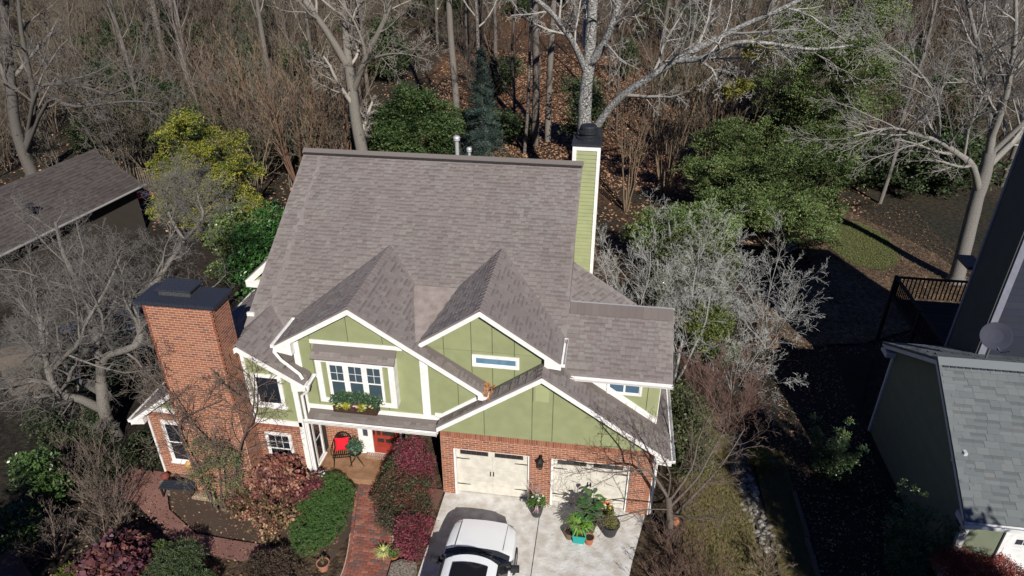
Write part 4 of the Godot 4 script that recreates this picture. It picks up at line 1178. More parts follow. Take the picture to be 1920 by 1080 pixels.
func build_garden() -> void:
	# window box under the bay
	var wb := thing("window_box", "brown window box full of winter greens and pansies", "window box", V(-7.05, 3.36, -15.5))
	var b := MB.new(); b.col = Color(.085, .045, .03)
	var f := Transform3D(Basis(), V(-7.05, 3.36, -15.5))
	b.fb(f, -.66, .66, 0, .03, -.13, .13); b.fb(f, -.68, .68, 0, .22, .13, .155); b.fb(f, -.68, .68, 0, .22, -.155, -.13); b.fb(f, -.68, -.655, 0, .22, -.13, .13); b.fb(f, .655, .68, 0, .22, -.13, .13)
	b.fb(f, -.655, .655, .03, .17, -.13, .13)
	obj("box", b, M.wood, wb)
	var g := MB.new()
	for i in 7:
		var p := V(-7.05 + lerpf(-.6, .6, i / 6.0), 3.6, -15.52)
		var cr := crown([[p + V(0, .08 + .12 * absf(sin(i * 2.1)), -.04), .19]], 700, CL.mid, [Color(.035, .08, .04), Color(.05, .10, .055)], .6)
		g.add(cr, Transform3D(), Color(.045, .09, .045))
	obj("greenery", g, M.leaf, wb)
	var yl := MB.new()
	for i in 9:
		var cr := crown([[V(-7.05 + rr(-.62, .62), 3.58, -15.38), .10]], 1500, CL.small, [Color.WHITE], .8)
		yl.add(cr, Transform3D(), [Color(.28, .30, .04), Color(.35, .33, .05), Color(.20, .27, .05), Color(.10, .025, .06)][i % 4])
	for i in 26: flower(yl, V(-7.05 + rr(-.62, .62), 3.66 + rr(-.04, .06), -15.34 + rr(-.04, .08)), .03, [Color(.8, .75, .7), Color(.75, .6, .1), Color(.06, .015, .04), Color(.8, .7, .3)][i % 4])
	obj("flowers", yl, M.leaf, wb)

	# porch chair with its cushion, iron side table and plant
	var ch := thing("garden_chair", "black wrought iron chair with fan back on the porch", "chair", V(-8.2, .25, -16.45), 0.25)
	var iron := Color(.015, .014, .014)
	for x in [-.26, .26]:
		for z in [-.24, .24]:
			var l := MB.new(); l.col = iron
			l.tube(PackedVector3Array([V(x, .44, z), V(x * 1.05, .2, z * 1.05), V(x * 1.15, 0, z * 1.2)]), PackedFloat32Array([.014, .013, .016]), 6)
			put("leg", l.mesh(), M.dark_metal, ch)
	b = MB.new(); b.col = iron
	for i in 9: b.bx(-.28 + i * .07 - .014, -.28 + i * .07 + .014, .435, .45, -.27, .27)
	b.bx(-.3, .3, .425, .44, -.28, -.25); b.bx(-.3, .3, .425, .44, .25, .28)
	put("seat", b.mesh(), M.dark_metal, ch)
	b = MB.new(); b.col = iron
	var arc := PackedVector3Array(); var ar := PackedFloat32Array()
	for i in 13:
		var a := PI * i / 12.0
		arc.append(V(-cos(a) * .29, .62 + sin(a) * .36, -.27 - .08)); ar.append(.015)
	b.tube(arc, ar, 6)
	for i in range(1, 12): b.tube(PackedVector3Array([V(0, .5, -.29), arc[i]]), PackedFloat32Array([.012, .02]), 5)
	for s in [-1, 1]: b.tube(PackedVector3Array([V(.29 * s, .62, -.35), V(.3 * s, .45, -.27)]), PackedFloat32Array([.015, .015]), 6)
	put("backrest", b.mesh(), M.dark_metal, ch)
	for s in [-1, 1]:
		b = MB.new(); b.col = iron
		b.tube(PackedVector3Array([V(.28 * s, .75, -.33), V(.33 * s, .68, -.1), V(.34 * s, .66, .12), V(.32 * s, .58, .24), V(.27 * s, .44, .24)]), PackedFloat32Array([.014, .016, .018, .014, .014]), 6)
		put("armrest", b.mesh(), M.dark_metal, ch)
	var cu := thing("cushion", "bright red square cushion leaning in the iron porch chair", "cushion", V(-8.2, .25, -16.45), 0.25)
	b = MB.new(); b.col = Color(.72, .012, .028)
	for sd in [1.0, -1.0]:
		var rows := []
		for i in 9:
			var r := []
			for j in 9:
				var u := lerpf(-1, 1, j / 8.0); var v := lerpf(-1, 1, i / 8.0)
				var pin := 1.0 - .06 * (u * u * (1.0 - v * v) + v * v * (1.0 - u * u)) * 1.5
				var th := .075 * pow(maxf(0, (1 - u * u) * (1 - v * v)), .4)
				r.append(Transform3D(Basis(Vector3.RIGHT, -.38), V(0, .68, -.11)) * V(u * .235 * pin, v * .235 * pin, th * sd))
			rows.append(r)
		if sd < 0: rows.reverse()
		b.grid(rows)
	put("cover", b.mesh(), M.cloth, cu)
	var tb := thing("side_table", "small black iron plant stand beside the porch chair", "table", V(-7.72, .25, -16.42))
	b = MB.new(); b.col = iron
	b.lathe(Transform3D(), [Vector2(0, .5), Vector2(.2, .5), Vector2(.21, .515), Vector2(.2, .53), Vector2(0, .53)], 20)
	put("table_top", b.mesh(), M.dark_metal, tb)
	for i in 3:
		var a := TAU * i / 3 + .3
		b = MB.new(); b.col = iron
		b.tube(PackedVector3Array([V(cos(a) * .06, .5, sin(a) * .06), V(cos(a) * .05, .25, sin(a) * .05), V(cos(a) * .22, .08, sin(a) * .22), V(cos(a) * .26, 0, sin(a) * .26), V(cos(a) * .3, .05, sin(a) * .3)]), PackedFloat32Array([.012, .012, .012, .012, .01]), 6)
		put("leg", b.mesh(), M.dark_metal, tb)
	var pp := V(-7.72, .78, -16.42)
	pot("flower_pot", "cream pot of greens on the iron plant stand", pp, .09, .12, .16, Color(.45, .36, .25))
	bush("potted_plant", "leafy blue-green plant in the cream pot on the stand", "plant", pp + V(0, .16, 0), [[V(0, .1, 0), .2], [V(.12, .02, .05), .14], [V(-.13, .0, .05), .14]], 700, CL.mid, [Color(.05, .11, .08), Color(.07, .13, .07)], "leaf", .55, 0)
	# porch left flowers
	pot("flower_pot", "dark pot at the white corner post of the porch", V(-8.62, gy(-8.62, -15.4), -15.35), .16, .2, .36, Color(.05, .045, .045))
	var ck := bush("potted_plant", "purple and white kale in the dark pot by the post", "plant", V(-8.62, .34, -15.35), [[V(0, .15, 0), .2], [V(.12, .05, .1), .16], [V(-.1, .22, 0), .15]], 520, CL.mid, [Color(.12, .05, .08), Color(.04, .06, .03), Color(.35, .2, .22), Color(.03, .03, .03)], "leaf", .7, 0)
	var fl := MB.new()
	for i in 10: flower(fl, V(-8.62 + rr(-.2, .25), .55 + rr(0, .2), -15.35 + rr(-.1, .22)), .045, [Color(.8, .8, .75), Color(.5, .03, .1)][i % 2])
	obj("flowers", fl, M.leaf, ck)

	# clipped hedge, kidney shaped
	var hl := []
	for q in [[-8.55, -15.05], [-8.1, -15.2], [-7.75, -14.9], [-8.3, -14.5], [-7.85, -14.35], [-8.4, -13.95], [-7.9, -13.75], [-8.3, -13.4], [-7.75, -13.3], [-8.0, -12.95], [-7.6, -13.7], [-7.62, -14.4]]: hl.append([V(q[0] + 8.0, .38, q[1] + 14.2), .46])
	bush("clipped_hedge", "clipped dark green kidney shaped hedge beside the brick path", "hedge", V(-8.0, 0, -14.2), hl, 2300, CL.small, [Color(.055, .12, .03), Color(.07, .14, .036), Color(.045, .10, .026), Color(.085, .155, .042)], "leaf", .5, 6, "", .08)
	# nandina thicket between path and drive: green, bronze and crimson shrubs
	var rose := [Color(.19, .035, .055), Color(.14, .04, .05), Color(.24, .06, .08), Color(.10, .055, .045)]
	var bronze := [Color(.09, .06, .035), Color(.12, .055, .04), Color(.06, .075, .03), Color(.07, .05, .035)]
	bush("nandina", "green nandina at the porch corner beside the door", "shrub", V(-6.05, 0, -15.5), [[V(0, 1.0, 0), .42], [V(-.05, .5, .1), .48], [V(.1, 1.35, -.05), .3]], 750, CL.narrow, [Color(.05, .09, .035), Color(.07, .11, .045), Color(.09, .10, .05)])
	bush("nandina", "tall crimson nandina against the brick beside left garage door", "shrub", V(-5.35, 0, -15.2), [[V(0, 1.35, 0), .55], [V(.1, .75, .15), .58], [V(-.1, 1.9, -.1), .46], [V(.3, 1.7, 0), .4], [V(.05, 2.3, -.1), .34], [V(-.3, 2.2, -.1), .3]], 720, CL.narrow, rose)
	bush("nandina", "bronze nandina in the middle of the row by the path", "shrub", V(-5.85, 0, -14.75), [[V(-.05, .85, 0), .55], [V(.2, .5, .2), .55], [V(-.3, .5, -.1), .48], [V(0, 1.3, -.1), .42]], 760, CL.narrow, bronze)
	bush("nandina", "dark green and bronze nandina near the driveway edge", "shrub", V(-5.15, 0, -14.35), [[V(0, .9, 0), .58], [V(.1, .45, .1), .55], [V(-.2, 1.35, -.1), .45], [V(.2, 1.4, -.2), .42]], 760, CL.narrow, [Color(.07, .06, .035), Color(.06, .08, .035), Color(.14, .05, .04)])
	bush("nandina", "grey green nandina behind the grass clump by the path", "shrub", V(-5.8, 0, -13.95), [[V(0, .55, 0), .42], [V(.25, .4, -.1), .4]], 760, CL.narrow, [Color(.08, .085, .05), Color(.07, .06, .04), Color(.1, .08, .05)])
	bush("nandina", "crimson nandina at the near end of the driveway bed", "shrub", V(-4.95, 0, -13.4), [[V(0, .75, 0), .48], [V(.05, .4, .15), .45], [V(-.15, 1.05, -.1), .3], [V(.1, .6, -.4), .42]], 800, CL.narrow, rose)
	var lg := thing("grass_clump", "pale striped grass clump beside the brick path", "plant", V(-5.75, 0, -13.1))
	obj("blades", blades(170, .42, .022, 1.0, V(-5.75, 0, -13.1), Color(.35, .40, .10), Color(.55, .55, .25)), M.leaf, lg)
	pot("flower_pot", "small terracotta pot beside the pale grass clump", V(-5.42, 0, -13.05), .1, .14, .2, Color(.42, .16, .08))
	bush("potted_plant", "low green plant in the small terracotta pot", "plant", V(-5.42, .2, -13.05), [[V(0, .05, 0), .14]], 1600, CL.small, [Color(.07, .12, .03), Color(.12, .17, .05)], "leaf", .8, 0)
	pot("flower_pot", "terracotta pot at the near end of the hedge", V(-7.35, -.02, -12.45), .13, .18, .26, Color(.45, .20, .13))
	var dg := thing("grass_clump", "dry tan grasses in the terracotta pot by the hedge", "plant", V(-7.35, .2, -12.45))
	obj("blades", blades(60, .3, .014, .8, V(-7.35, .2, -12.45), Color(.12, .11, .05), Color(.2, .13, .08)), M.leaf, dg)
	# flat stone beside the path
	var bo := thing("stepping_stone", "large flat grey boulder lying by the brick path", "boulder", V(-5.0, 0, -12.45))
	b = MB.new(); b.col = Color(.30, .27, .23)
	b.cbox(Transform3D(Basis(), V(0, .13, 0)), V(.01, .01, .01), .001)
	b.prism(Transform3D(Basis(Vector3.RIGHT, Vector3.FORWARD, Vector3.UP), Vector3.ZERO), pv([-.36, -.42, .05, -.5, .33, -.3, .36, .25, .3, .42, -.15, .46, -.4, .3]), -.05, .22)
	b.prism(Transform3D(Basis(Vector3.RIGHT, Vector3.FORWARD, Vector3.UP), V(-.02, 0, .01)), pv([-.3, -.36, .05, -.44, .28, -.26, .3, .22, .25, .36, -.12, .4, -.34, .26]), .22, .25)
	put("stone", b.mesh(), M.stone, bo)

	# pots on the drive
	pot("planter", "tall charcoal planter between the two garage doors", V(-1.5, 0, -15.35), .15, .25, .55, Color(.055, .055, .06), "pot")
	var p1 := bush("potted_plant", "green cabbages and white blooms in the charcoal planter between doors", "plant", V(-1.5, .53, -15.35), [[V(0, .07, 0), .2], [V(-.14, .04, .06), .13], [V(.15, .04, .04), .13]], 900, CL.mid, [Color(.07, .15, .03), Color(.10, .19, .05), Color(.16, .22, .09)], "leaf", .55, 0)
	fl = MB.new()
	for i in 7: flower(fl, V(-1.5 + rr(-.2, .2), .78 + rr(-.04, .03), -15.3 + rr(-.15, .15)), .03, Color(.75, .72, .7))
	obj("flowers", fl, M.leaf, p1)
	fl = MB.new(); fl.col = Color(.42, .30, .30)
	for i in 14: fl.tube(PackedVector3Array([V(-1.5, .6, -15.4), V(-1.5 + rr(-.2, .2), .9, -15.42), V(-1.5 + rr(-.4, .4), rr(1.1, 1.35), -15.45)]), PackedFloat32Array([.006, .005, .004]), 3)
	for i in 7: fl.tube(PackedVector3Array([V(-1.48, .6, -15.2), V(-1.5 + rr(-.1, .1), .55, -15.08), V(-1.5 + rr(-.12, .12), .36, -15.06)]), PackedFloat32Array([.01, .012, .006]), 3)
	obj("plumes", fl, M.twig, p1)
	pot("planter", "square turquoise planter on the driveway", V(-0.12, 0, -14.55), .22, .28, .34, Color(.02, .36, .33), "pot", true)
	var fe := thing("fern", "bright green fern in the turquoise planter", "plant", V(-.12, .3, -14.6))
	obj("fronds", blades(120, .62, .075, 1.05, V(-.12, .3, -14.6), Color(.10, .22, .03), Color(.19, .32, .06)), M.leaf, fe)
	for i in 2:
		pot("flower_pot", ["round terracotta pot right of the turquoise planter", "round brown pot left of the turquoise planter"][i], V(.18 if i == 0 else -.42, 0, -14.48 if i == 0 else -14.6), .11, .15, .26, Color(.40, .15, .08) if i == 0 else Color(.16, .11, .08))
	var st := thing("rubber_plant", "tall shrub with big glossy leaves behind the turquoise planter", "plant", V(.12, 0, -14.95))
	pot("planter", "brown planter hidden under the big leaved shrub", V(.12, 0, -14.95), .2, .28, .45, Color(.09, .065, .05))
	b = MB.new(); b.col = Color(.10, .12, .05)
	rng.seed = 5
	var nl := 0
	for i in 13:
		var a := TAU * i / 13.0 + rr(-.2, .2); var h := rr(.75, 1.35)
		var tip := V(.12 + cos(a) * rr(.1, .42), h, -14.95 + sin(a) * rr(.1, .36))
		b.tube(PackedVector3Array([V(.12, .4, -14.95), V(.12, .4, -14.95).lerp(tip, .5) + V(0, .1, 0), tip]), PackedFloat32Array([.014, .012, .007]), 5)
		for k in 6:
			var a2 := a + TAU * k / 6.0 + rr(-.3, .3)
			var lf := MB.new(); lf.col = [Color(.05, .13, .035), Color(.035, .095, .03), Color(.09, .17, .05), Color(.06, .12, .06)][rng.randi() % 4]
			big_leaf(lf, tip - V(0, k * .07, 0), V(cos(a2), rr(-.35, .35), sin(a2)).normalized(), rr(.24, .34), rr(.11, .15))
			obj("leaf", lf, M.gloss_leaf, st); nl += 1
	obj("stems", b, M.bark, st)
	pot("planter", "round charcoal planter of yellow-green moss and herbs on the drive", V(.78, 0, -14.95), .2, .29, .42, Color(.045, .045, .05))
	bush("potted_plant", "yellow-green creeping herbs in the round charcoal planter", "plant", V(.78, .38, -14.95), [[V(0, .04, 0), .23], [V(-.04, .14, -.14), .18]], 1300, CL.small, [Color(.20, .21, .04), Color(.13, .18, .035), Color(.26, .24, .05)], "leaf", .8, 0)
	pot("planter", "dark planter at the back of the drive group", V(.62, 0, -15.42), .17, .25, .46, Color(.075, .05, .04))
	var yo := bush("potted_plant", "yellow and orange pansies in the planter at the back", "plant", V(.62, .44, -15.42), [[V(0, .03, 0), .2]], 900, CL.small, [Color(.08, .11, .03), Color(.2, .09, .03)], "leaf", .8, 0)
	fl = MB.new()
	for i in 12: flower(fl, V(.62 + rr(-.17, .17), .68 + rr(-.03, .03), -15.4 + rr(-.15, .15)), .038, [Color(.8, .6, .04), Color(.7, .2, .03), Color(.75, .7, .6)][i % 3])
	obj("flowers", fl, M.leaf, yo)

	# left side: slatted bench, wall disc, ball, stone ledge
	var be := thing("garden_bench", "low dark slatted bench by the left brick wall", "bench", V(-13.25, gy(-13.3, -14.6), -14.72), 0.06)
	for i in 4:
		b = MB.new(); b.col = Color(.035, .04, .055)
		b.cbox(Transform3D(Basis(), V(0, .40, -.15 + i * .1)), V(1.15, .03, .088), .006)
		put("slat", b.mesh(), M.dark_metal, be)
	for x in [-.5, .5]:
		for z in [-.15, .15]:
			b = MB.new(); b.col = Color(.02, .02, .022); b.bx(x - .025, x + .025, 0, .385, z - .025, z + .025)
			put("leg", b.mesh(), M.dark_metal, be)
	b = MB.new(); b.col = Color(.62, .34, .12)
	b.lathe(Transform3D(Basis(Vector3.RIGHT, PI / 2), V(-13.3, .22, -15.57)), [Vector2(.17, 0), Vector2(.16, .05), Vector2(.1, .1), Vector2(0, .12)], 22)
	tag(obj("wall_plaque", b, M.pot), "round orange ceramic disc hung on the brick wall", "wall ornament")
	b = MB.new(); b.col = Color(.20, .055, .04)
	b.lathe(Transform3D(Basis(), V(-14.15, gy(-14.1, -15.3) - .02, -15.3)), [Vector2(0, 0), Vector2(.1, .04), Vector2(.14, .13), Vector2(.11, .22), Vector2(.04, .26), Vector2(0, .265)], 16)
	tag(obj("garden_ball", b, M.pot), "dull red garden ball on the ground by the wall", "garden ball")
	b = MB.new(); b.col = Color(.42, .33, .25); b.cbox(Transform3D(Basis(), V(-11.65, -.25, -14.7)), V(2.2, .22, .28), .03)
	tag(obj("stone_ledge", b, M.stone), "tan stone footing along the base of the brick chimney", "stone ledge")
	b = MB.new(); b.col = Color(.2, .19, .17); b.cbox(Transform3D(Basis(), V(-13.5, -.36, -15.1)), V(1.6, .16, .9), .02)
	tag(obj("door_slab", b, M.concrete), "grey concrete slab at the foot of the left wall", "slab")
	b = MB.new(); b.col = Color(.5, .2, .1)
	b.lathe(Transform3D(Basis(), V(2.75, -.02, -15.6)), [Vector2(0, 0), Vector2(.12, .0), Vector2(.17, .14), Vector2(.14, .22), Vector2(.1, .24), Vector2(0, .22)], 16)
	tag(obj("terracotta_jar", b, M.pot), "orange terracotta jar under the bare tree right of the garage", "jar")

	# shrubs of the left garden
	rng.seed = 90
	bush("hydrangea", "wine red hydrangea in winter leaf in front of the lower window", "shrub", V(-9.55, -.1, -14.6), lobes_in(V(0, 1.1, 0), V(.9, .8, .6), 30, .2, .38), 260, CL.big, [Color(.21, .075, .06), Color(.14, .045, .05), Color(.30, .14, .09), Color(.18, .08, .07), Color(.34, .20, .13)], "leaf", .52, 22, "", .7)
	bush("hydrangea", "rusty oakleaf shrub with tan stems left of the hedge", "shrub", V(-9.4, -.1, -13.6), lobes_in(V(-.1, .6, 0), V(1.05, .45, .75), 26, .2, .36), 110, CL.big, [Color(.28, .14, .09), Color(.22, .09, .075), Color(.34, .22, .12), Color(.16, .12, .06)], "leaf", .42, 46, "", .8)
	bush("hydrangea", "deep red oakleaf shrub touching the hedge by the porch", "shrub", V(-8.75, -.05, -14.75), lobes_in(V(0, .65, 0), V(.3, .4, .35), 10, .2, .32), 300, CL.big, [Color(.16, .04, .055), Color(.11, .03, .045), Color(.2, .07, .06)], "leaf", .5, 12, "", .6)
	bush("hydrangea", "purple red oakleaf shrub at the lower left of the garden", "shrub", V(-13.1, -.3, -11.3), lobes_in(V(0, .65, -.1), V(.95, .4, .75), 24, .22, .38), 240, CL.big, [Color(.075, .03, .042), Color(.055, .024, .034), Color(.11, .04, .045), Color(.15, .065, .05)], "leaf", .75, 6)
	var box := [Color(.05, .075, .03), Color(.065, .09, .04), Color(.04, .06, .03)]
	bush("clipped_bush", "round dark green clipped bush at the front left", "shrub", V(-11.35, -.3, -11.75), [[V(0, .6, 0), .72], [V(.25, .5, .3), .6], [V(-.3, .45, .3), .6]], 900, CL.small, box, "leaf", .75, 3, "", .1)
	bush("clipped_bush", "wide clipped green bush at the very bottom edge", "shrub", V(-10.45, -.3, -11.05), [[V(0, .5, 0), .6], [V(-.5, .4, .3), .5], [V(.35, .4, .3), .45]], 900, CL.small, [Color(.06, .09, .035), Color(.045, .07, .03)], "leaf", .75, 3, "", .1)
	bush("clipped_bush", "small bright green bush beside the purple oakleaf shrub", "shrub", V(-12.1, -.3, -12.1), [[V(0, .5, 0), .38], [V(.05, .2, .3), .34]], 1100, CL.small, [Color(.07, .115, .03), Color(.09, .13, .04)], "leaf", .75, 3, "", .1)
	bush("oakleaf_shrub", "small russet shrub beside the climbing shrub's foot", "shrub", V(-10.55, -.25, -14.1), lobes_in(V(0, .45, 0), V(.5, .35, .35), 12, .16, .28), 150, CL.big, [Color(.20, .10, .06), Color(.12, .11, .05), Color(.16, .05, .05), Color(.24, .17, .09)], "leaf", .4, 24, "", .8)
	bush("clipped_bush", "small dark round bush at the edge of the gravel path", "shrub", V(-12.6, -.3, -11.9), [[V(0, .3, 0), .4]], 1100, CL.small, [Color(.045, .07, .03), Color(.06, .085, .035)], "leaf", .7, 3, "", .1)
	bush("dwarf_conifer", "yellow green feathery conifer in the lower left corner", "shrub", V(-14.1, -.3, -10.9), [[V(0, .5, 0), .42], [V(.1, .3, .3), .36], [V(-.2, .25, .1), .36]], 420, CL.needle, [Color(.13, .16, .03), Color(.17, .18, .035), Color(.09, .12, .03)], "leaf", .6, 3)
	bush("barberry", "dark brown twiggy bush at the bottom beside the path", "shrub", V(-8.75, -.2, -12.0), lobes_in(V(0, .5, 0), V(.8, .25, .6), 14, .3, .5), 620, CL.small, [Color(.065, .045, .03), Color(.05, .04, .028), Color(.09, .06, .04)], "leaf", .7, 10)

# ---------------------------------------------------------------- neighbours
func build_neighbours() -> void:
	var slate := [Color(.195, .218, .224), Color(.18, .203, .21), Color(.212, .232, .236), Color(.187, .21, .215), Color(.203, .226, .23)]
	var sd := Color(.15, .175, .125)
	var n := thing("neighbour_house", "grey-green neighbouring house with grey-blue shingle roof at the right edge", "house", V(14, 0, -18))
	var b := MB.new(); var d := MB.new()
	roof(b, d, [[V(9.85, 5.19, -18.16), V(24, 5.19, -18.16), V(24, 2.70, -14.3), V(9.85, 2.70, -14.3)]], slate, false, .2, .07, 1.7)
	roof(b, d, [[V(9.85, 5.19, -18.16), V(24, 5.19, -18.16), V(24, 3.41, -21.7), V(9.85, 3.41, -21.7)]], slate, false, .22, .07, 2.4)
	tag(obj("shingles", b, M.shingle, n), "", "", "", "stuff"); obj("roof_deck", d, M.shingle, n)
	b = MB.new(); b.col = Color(.04, .05, .07)
	for i in 70: b.bx(9.95 + i * .2, 10.1 + i * .2, 5.06, 5.10, -17.95, -17.9)
	b.col = Color(.23, .26, .27)
	b.prism(xf(9.84), PackedVector2Array([Vector2(17.94, 5.10), Vector2(18.16, 5.25), Vector2(18.38, 5.10)]), 0, 14)
	obj("ridge_vent", b, M.shingle, n)
	b = MB.new(); b.col = sd
	b.prism(mxf(10.2), PackedVector2Array([Vector2(-21.3, -0.3), Vector2(-14.75, -0.3), Vector2(-14.75, 2.9), Vector2(-18.16, 5.08), Vector2(-21.3, 3.45)]), -.15, 0)
	obj("gable_wall", b, M.siding, n)
	for i in 22:
		var y := -.2 + i * .23
		b = MB.new(); b.col = sd * rr(.95, 1.04)
		var zl := -21.3 if y < 3.4 else lerpf(-21.3, -18.16, (y - 3.4) / 1.7); var zr := -14.75 if y < 2.8 else lerpf(-14.75, -18.16, (y - 2.8) / 2.2)
		if zr - zl > .3: b.prism(zf(zl), PackedVector2Array([Vector2(10.2, y), Vector2(10.17, y), Vector2(10.188, y + .23), Vector2(10.2, y + .23)]), 0, zr - zl); obj("lap_board", b, M.siding, n)
	b = MB.new(); b.col = sd; b.bx(10.2, 24, -0.3, 2.6, -14.9, -14.75)
	obj("front_wall", b, M.siding, n)
	b = MB.new(); b.col = Color(.55, .57, .58)
	b.prism(mxf(9.9), PackedVector2Array([Vector2(-21.7, 3.37), Vector2(-18.16, 5.15), Vector2(-14.28, 2.64), Vector2(-14.28, 2.46), Vector2(-18.16, 4.97), Vector2(-21.7, 3.19)]), 0, .04)
	b.bx(9.86, 10.2, 2.42, 2.6, -14.8, -14.3); b.bx(9.86, 10.2, 3.1, 3.3, -21.7, -21.2)
	obj("rake_board", b, M.trim, n)
	b = MB.new(); b.col = Color(.6, .62, .63); b.bx(10.12, 10.24, -.3, 3.3, -21.36, -21.26); obj("corner_board", b, M.trim, n)
	b = MB.new(); b.col = Color(.6, .62, .63); b.bx(10.1, 10.3, -.3, 2.5, -14.78, -14.68)
	obj("corner_board", b, M.trim, n)
	b = MB.new(); b.col = Color(.5, .52, .55); b.bx(10.08, 10.17, 3.1, 3.75, -16.2, -15.75)
	var gv := obj("gable_vent", b, M.trim, n)
	for i in 7:
		b = MB.new(); b.col = Color(.4, .42, .45); b.box(Transform3D(Basis(Vector3.FORWARD, .5), V(10.07, 3.17 + i * .085, -15.97)), V(.05, .012, .4)); obj("slat", b, M.trim, gv)
	b = MB.new(); b.col = Color(.66, .68, .7)
	b.bx(9.86, 24, 2.56, 2.58, -14.3, -14.19); b.bx(9.86, 24, 2.58, 2.68, -14.3, -14.29); b.bx(9.86, 24, 2.58, 2.69, -14.19, -14.178)
	obj("gutter", b, M.trim, n)
	b = MB.new(); b.col = Color(.74, .75, .76); b.bx(11.3, 13.9, 0, 1.98, -14.76, -14.7)
	var gd := obj("garage_door", b, M.trim, n)
	b = MB.new(); b.col = Color(.78, .78, .78); b.bx(11.22, 11.3, 0, 2.08, -14.76, -14.68); b.bx(11.3, 13.9, 1.98, 2.08, -14.76, -14.68); obj("door_frame", b, M.trim, gd)
	for i in 6:
		b = MB.new(); b.col = Color(.04, .045, .06); b.bx(11.55 + i * .2, 11.72 + i * .2, 1.66, 1.84, -14.7, -14.69); obj("pane", b, M.glass, gd)
	for y in [.5, 1.0, 1.5]:
		b = MB.new(); b.col = Color(.76, .77, .78); b.bx(11.33, 13.87, y - .46, y + .0, -14.7, -14.688); obj("door_panel", b, M.trim, gd)
	# the tall part behind
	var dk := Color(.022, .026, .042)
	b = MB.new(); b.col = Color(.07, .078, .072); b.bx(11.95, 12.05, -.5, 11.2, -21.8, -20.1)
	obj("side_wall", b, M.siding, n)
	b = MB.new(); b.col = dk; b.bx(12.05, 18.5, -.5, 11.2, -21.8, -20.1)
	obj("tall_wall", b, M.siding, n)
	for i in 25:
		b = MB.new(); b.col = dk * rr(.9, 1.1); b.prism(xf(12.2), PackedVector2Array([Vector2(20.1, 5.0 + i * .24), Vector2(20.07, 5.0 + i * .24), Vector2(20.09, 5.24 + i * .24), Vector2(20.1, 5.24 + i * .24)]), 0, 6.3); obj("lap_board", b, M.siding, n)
	b = MB.new(); b.col = Color(.20, .215, .26); b.bx(12.0, 12.2, 2, 11.2, -20.1, -20.04); obj("corner_board", b, M.trim, n)  # pale trim coloured dark as if in shade
	b = MB.new(); b.col = Color(.20, .215, .26); b.bx(11.92, 11.98, -.5, 11.2, -21.84, -21.74); obj("corner_board", b, M.trim, n)  # rear board too: shade put into the trim colour
	b = MB.new(); b.col = Color(.06, .062, .07); b.bx(11.8, 12.3, 6.3, 6.42, -22.8, -21.9); obj("rear_eave", b, M.trim, n)
	# deck with railing
	var dc := thing("wooden_deck", "wooden deck in shade-dark tones with railing behind the neighbouring house", "deck", V(13.6, 0, -24.8))  # deck wood colours darkened in place of shade
	for i in 16:
		b = MB.new(); b.col = Color(.03, .025, .022) * rr(.8, 1.2); b.bx(12.2, 15.2, 2.1, 2.14, -27.3 + i * .34, -26.98 + i * .34); obj("plank", b, M.wood, dc)
	b = MB.new(); b.col = Color(.03, .025, .023)
	b.bx(12.1, 12.22, 3.1, 3.16, -27.4, -21.9); b.bx(12.1, 15.2, 3.1, 3.16, -27.42, -27.3); b.bx(12.12, 12.2, 2.3, 2.36, -27.4, -21.9)
	obj("handrail", b, M.wood, dc)
	for i in 34:
		b = MB.new(); b.col = Color(.025, .022, .02); b.bx(12.14, 12.18, 2.3, 3.1, -27.3 + i * .16, -27.26 + i * .16); obj("baluster", b, M.wood, dc)
	for i in 18:
		b = MB.new(); b.col = Color(.025, .022, .02); b.bx(12.3 + i * .16, 12.34 + i * .16, 2.2, 3.1, -27.37, -27.33); obj("baluster", b, M.wood, dc)
	for q in [[12.16, -27.36], [12.16, -24.6], [12.16, -22.0], [15.1, -27.36]]:
		b = MB.new(); b.col = Color(.05, .04, .034); b.bx(q[0] - .06, q[0] + .06, -.3, 3.2, q[1] - .06, q[1] + .06); obj("post", b, M.wood, dc)
	# satellite dish on the ridge
	var sa := thing("satellite_dish", "round grey satellite dish behind the neighbour's roof ridge", "satellite dish", V(11.55, 4.4, -18.9))
	b = MB.new(); b.col = Color(.032, .036, .055)  # shade painted into the dish colour
	var x := Transform3D(Basis(Vector3.UP, -.35) * Basis(Vector3.RIGHT, .95), V(11.5, 5.72, -18.75))
	b.lathe(x, [Vector2(0, -.03), Vector2(.2, -.012), Vector2(.40, .05), Vector2(.41, .06), Vector2(.40, .065), Vector2(.2, .005), Vector2(0, -.015)], 28)
	obj("dish", b, M.siding, sa)
	pipe("mast", [V(11.6, 4.5, -18.95), V(11.6, 5.3, -18.95), V(11.52, 5.68, -18.8)], .03, Color(.2, .2, .22), M.metal, sa)
	pipe("feed_arm", [V(11.52, 5.5, -18.6), V(11.55, 5.45, -18.3), V(11.62, 5.62, -18.12)], .02, Color(.3, .3, .32), M.metal, sa)
	# left house
	var l := thing("neighbour_house", "low house with dark brown roof half hidden by bare branches at left", "house", V(-29.5, 0, -28))
	var br := [Color(.15, .128, .118), Color(.13, .112, .105), Color(.165, .142, .13), Color(.12, .105, .098), Color(.145, .125, .115)]
	for i in br.size(): br[i] = br[i] * .8
	b = MB.new(); d = MB.new()
	roof(b, d, [[V(-30.1, 4.1, -35.2), V(-31.9, 4.1, -17.0), V(-28.85, 2.4, -17.0), V(-26.85, 2.4, -34.6)]], br, false, .2, .08, 1.6)
	roof(b, d, [[V(-30.1, 4.1, -35.2), V(-31.9, 4.1, -17.0), V(-35.2, 2.4, -17.0), V(-33.6, 2.4, -35.6)]], br, false, .4, .08, 3.0)
